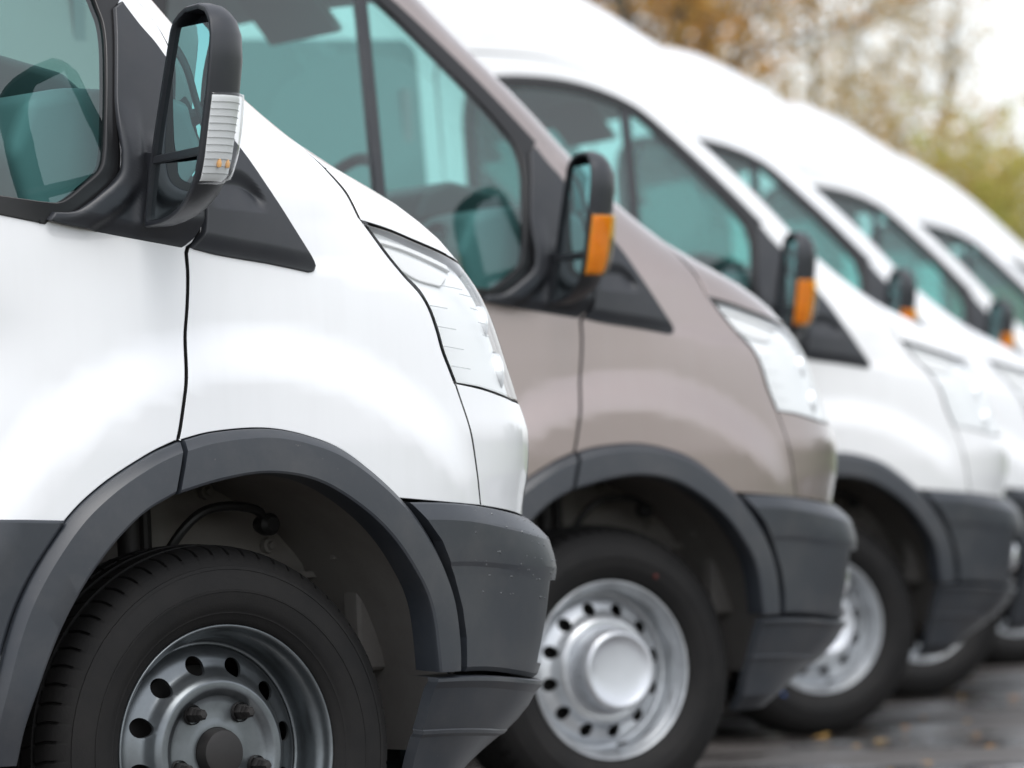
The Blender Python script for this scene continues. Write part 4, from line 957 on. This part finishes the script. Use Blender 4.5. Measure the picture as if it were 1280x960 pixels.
def tree(name, label, x, y, h, spread, n_leaves, leaf, mat, bark, seed, low=.18, size=.075, group='trees beyond the car park'):
    rg = random.Random(seed); mb = MB(); tips = []
    def limb(p, d, L, r, lev):
        n = 5; pts = [p]; rs = [r]
        for i in range(n):
            d = (d+Vector((rg.uniform(-1, 1), rg.uniform(-1, 1), rg.uniform(-.4, .8)))*.16).normalized(); p = p+d*(L/n); pts.append(p); rs.append(r*(1-.75*(i+1)/n))
            if lev < 3 and (lev > 0 or i >= 1):
                for _ in range(2 if lev < 2 else 1):
                    a = rg.uniform(0, 2*math.pi); side = Vector((math.cos(a), math.sin(a), rg.uniform(.1, .9))).normalized()
                    limb(p, (d*.35+side*.85).normalized(), L*rg.uniform(.38, .58)*(spread if lev == 0 else 1), rs[-1]*.6, lev+1)
            if lev >= 2: tips.append((p, d))
        mb.tube(pts, rs, 5 if lev else 9, cap=False)
    limb(Vector((0, 0, -.1)), Vector((rg.uniform(-.05, .05), rg.uniform(-.05, .05), 1)).normalized(), h*.93, h*.016, 0)
    root = bpy.data.objects.new(name, None); COL.objects.link(root); root.location = (x, y, 0); root['label'] = label; root['category'] = 'tree'; root['group'] = group
    tm = mb.mesh('trunk', sharp=None); to = bpy.data.objects.new('trunk', tm); COL.objects.link(to); to.parent = root; tm.materials.append(bark)
    rn = np.random.default_rng(seed); T = np.array([tuple(t[0]) for t in tips]); T = T[T[:, 2] > h*low]
    pick = T[rn.integers(0, len(T), n_leaves)]+rn.normal(0, 1, (n_leaves, 3))*np.array([.20, .20, .22])
    u = rn.normal(0, 1, (n_leaves, 3)); u /= np.linalg.norm(u, axis=1, keepdims=True); w = rn.normal(0, 1, (n_leaves, 3)); w -= u*(u*w).sum(1, keepdims=True); w /= np.linalg.norm(w, axis=1, keepdims=True)
    s = size*rn.uniform(.6, 1.3, (n_leaves, 1)); V = np.stack([pick-u*s*.9, pick-w*s*.5, pick+u*s*.9, pick+w*s*.5], 1).reshape(-1, 3)
    me = bpy.data.meshes.new('crown'); nF = n_leaves; me.vertices.add(4*nF); me.vertices.foreach_set('co', V.ravel()); me.loops.add(4*nF); me.loops.foreach_set('vertex_index', np.arange(4*nF, dtype=np.int32)); me.polygons.add(nF); me.polygons.foreach_set('loop_start', np.arange(0, 4*nF, 4, dtype=np.int32)); me.update(calc_edges=True)
    co = bpy.data.objects.new('crown', me); COL.objects.link(co); co.parent = root; me.materials.append(mat); co['kind'] = 'stuff'
    return root
TREES = [
 ('rust brown tree with a dense crown above the nearer van roofs', 790, 56, 12, 1.1, 22000, 'rust', 'bark', 1, .08),
 ('tall rust coloured tree just right of the densest crown', 925, 60, 11.5, .85, 17000, 'rust', 'bark', 2, .08),
 ('thin golden birch with sky showing through its twigs', 1055, 66, 8.5, .7, 3000, 'gold', 'birch', 3, .12),
 ('slender golden birch in the middle of the gap', 1150, 74, 8.5, .7, 2400, 'gold', 'birch', 4, .12),
 ('low golden brown tree beside the green one', 1100, 57, 3.7, .9, 4500, 'gold', 'bark', 5, .10),
 ('yellow green tree at the right picture edge', 1300, 54, 3.5, .8, 3600, 'green', 'bark', 6, .05),
]
for lb, px, d, h, sp, nl, lf, bk, sd, lw in TREES:
    X, Y = ray_ground(px, d); tree('birch_tree' if bk == 'birch' else 'autumn_tree', lb, X, Y, h, sp, nl, lf, LM[lf], M[bk], sd, lw)

# fallen leaves on the wet tarmac
def fallen():
    rn = np.random.default_rng(11); V = []; F = []
    for k in range(260):
        a, b = rn.uniform(0, 16), rn.uniform(-.5, 4.5); x, y = row_pt(a, b); s = rn.uniform(.012, .03); t = rn.uniform(0, 6.28); z = .006
        bi = len(V)
        for j, (r, zz) in enumerate(((1, .0), (.55, .006), (.9, .001), (.5, .007), (1.05, .0), (.5, .004))): V.append((x+s*r*math.cos(t+j*1.047), y+s*r*math.sin(t+j*1.047), z+zz))
        F.append(tuple(range(bi, bi+6)))
    me = mesh_from('fallen_leaves', V, F, smooth=False); o = bpy.data.objects.new('fallen_leaves', me); COL.objects.link(o); me.materials.append(LM['rust']); o['kind'] = 'stuff'; o['label'] = 'small rust coloured leaves scattered on the wet asphalt'; o['category'] = 'leaves'
fallen()

# rain drops left on the nearest van's bumper
def drops():
    me = MESH['front_bumper']; rn = np.random.default_rng(5); mb = MB(); c = [(p.center, p.normal) for p in me.polygons if p.center.y < -.70 and p.center.x > .50 and p.center.z > .56]
    for k in range(70):
        q, n = c[rn.integers(0, len(c))]; n = Vector(n) if Vector(n).dot(Vector((.5, -.8, .2))) > 0 else -Vector(n)
        t = n.cross(Vector((0, 0, 1))).normalized(); pos = Vector(q)+t*rn.uniform(-.012, .012); r = rn.uniform(.0012, .0028)
        d = oriented(lambda: MB().lathe([(0, r*.6), (r*.6, r*.45), (r, 0), (r*1.02, -r*.5)], (0, 0, 0), 'Z', 8), pos, n); mb.add(d.V, d.F)
    MESH['rain_drops'] = mb.mesh('rain_drops')
    par = [o for o in VAN1.children if o.name.startswith('front_bumper')][0]; o = mk('rain_drop', 'rain_drops', M['lens_solid'], par); o['kind'] = 'stuff'
M['lens_solid'] = simple('water_drop', (.05, .055, .06), .03, spec=1.0)
drops()
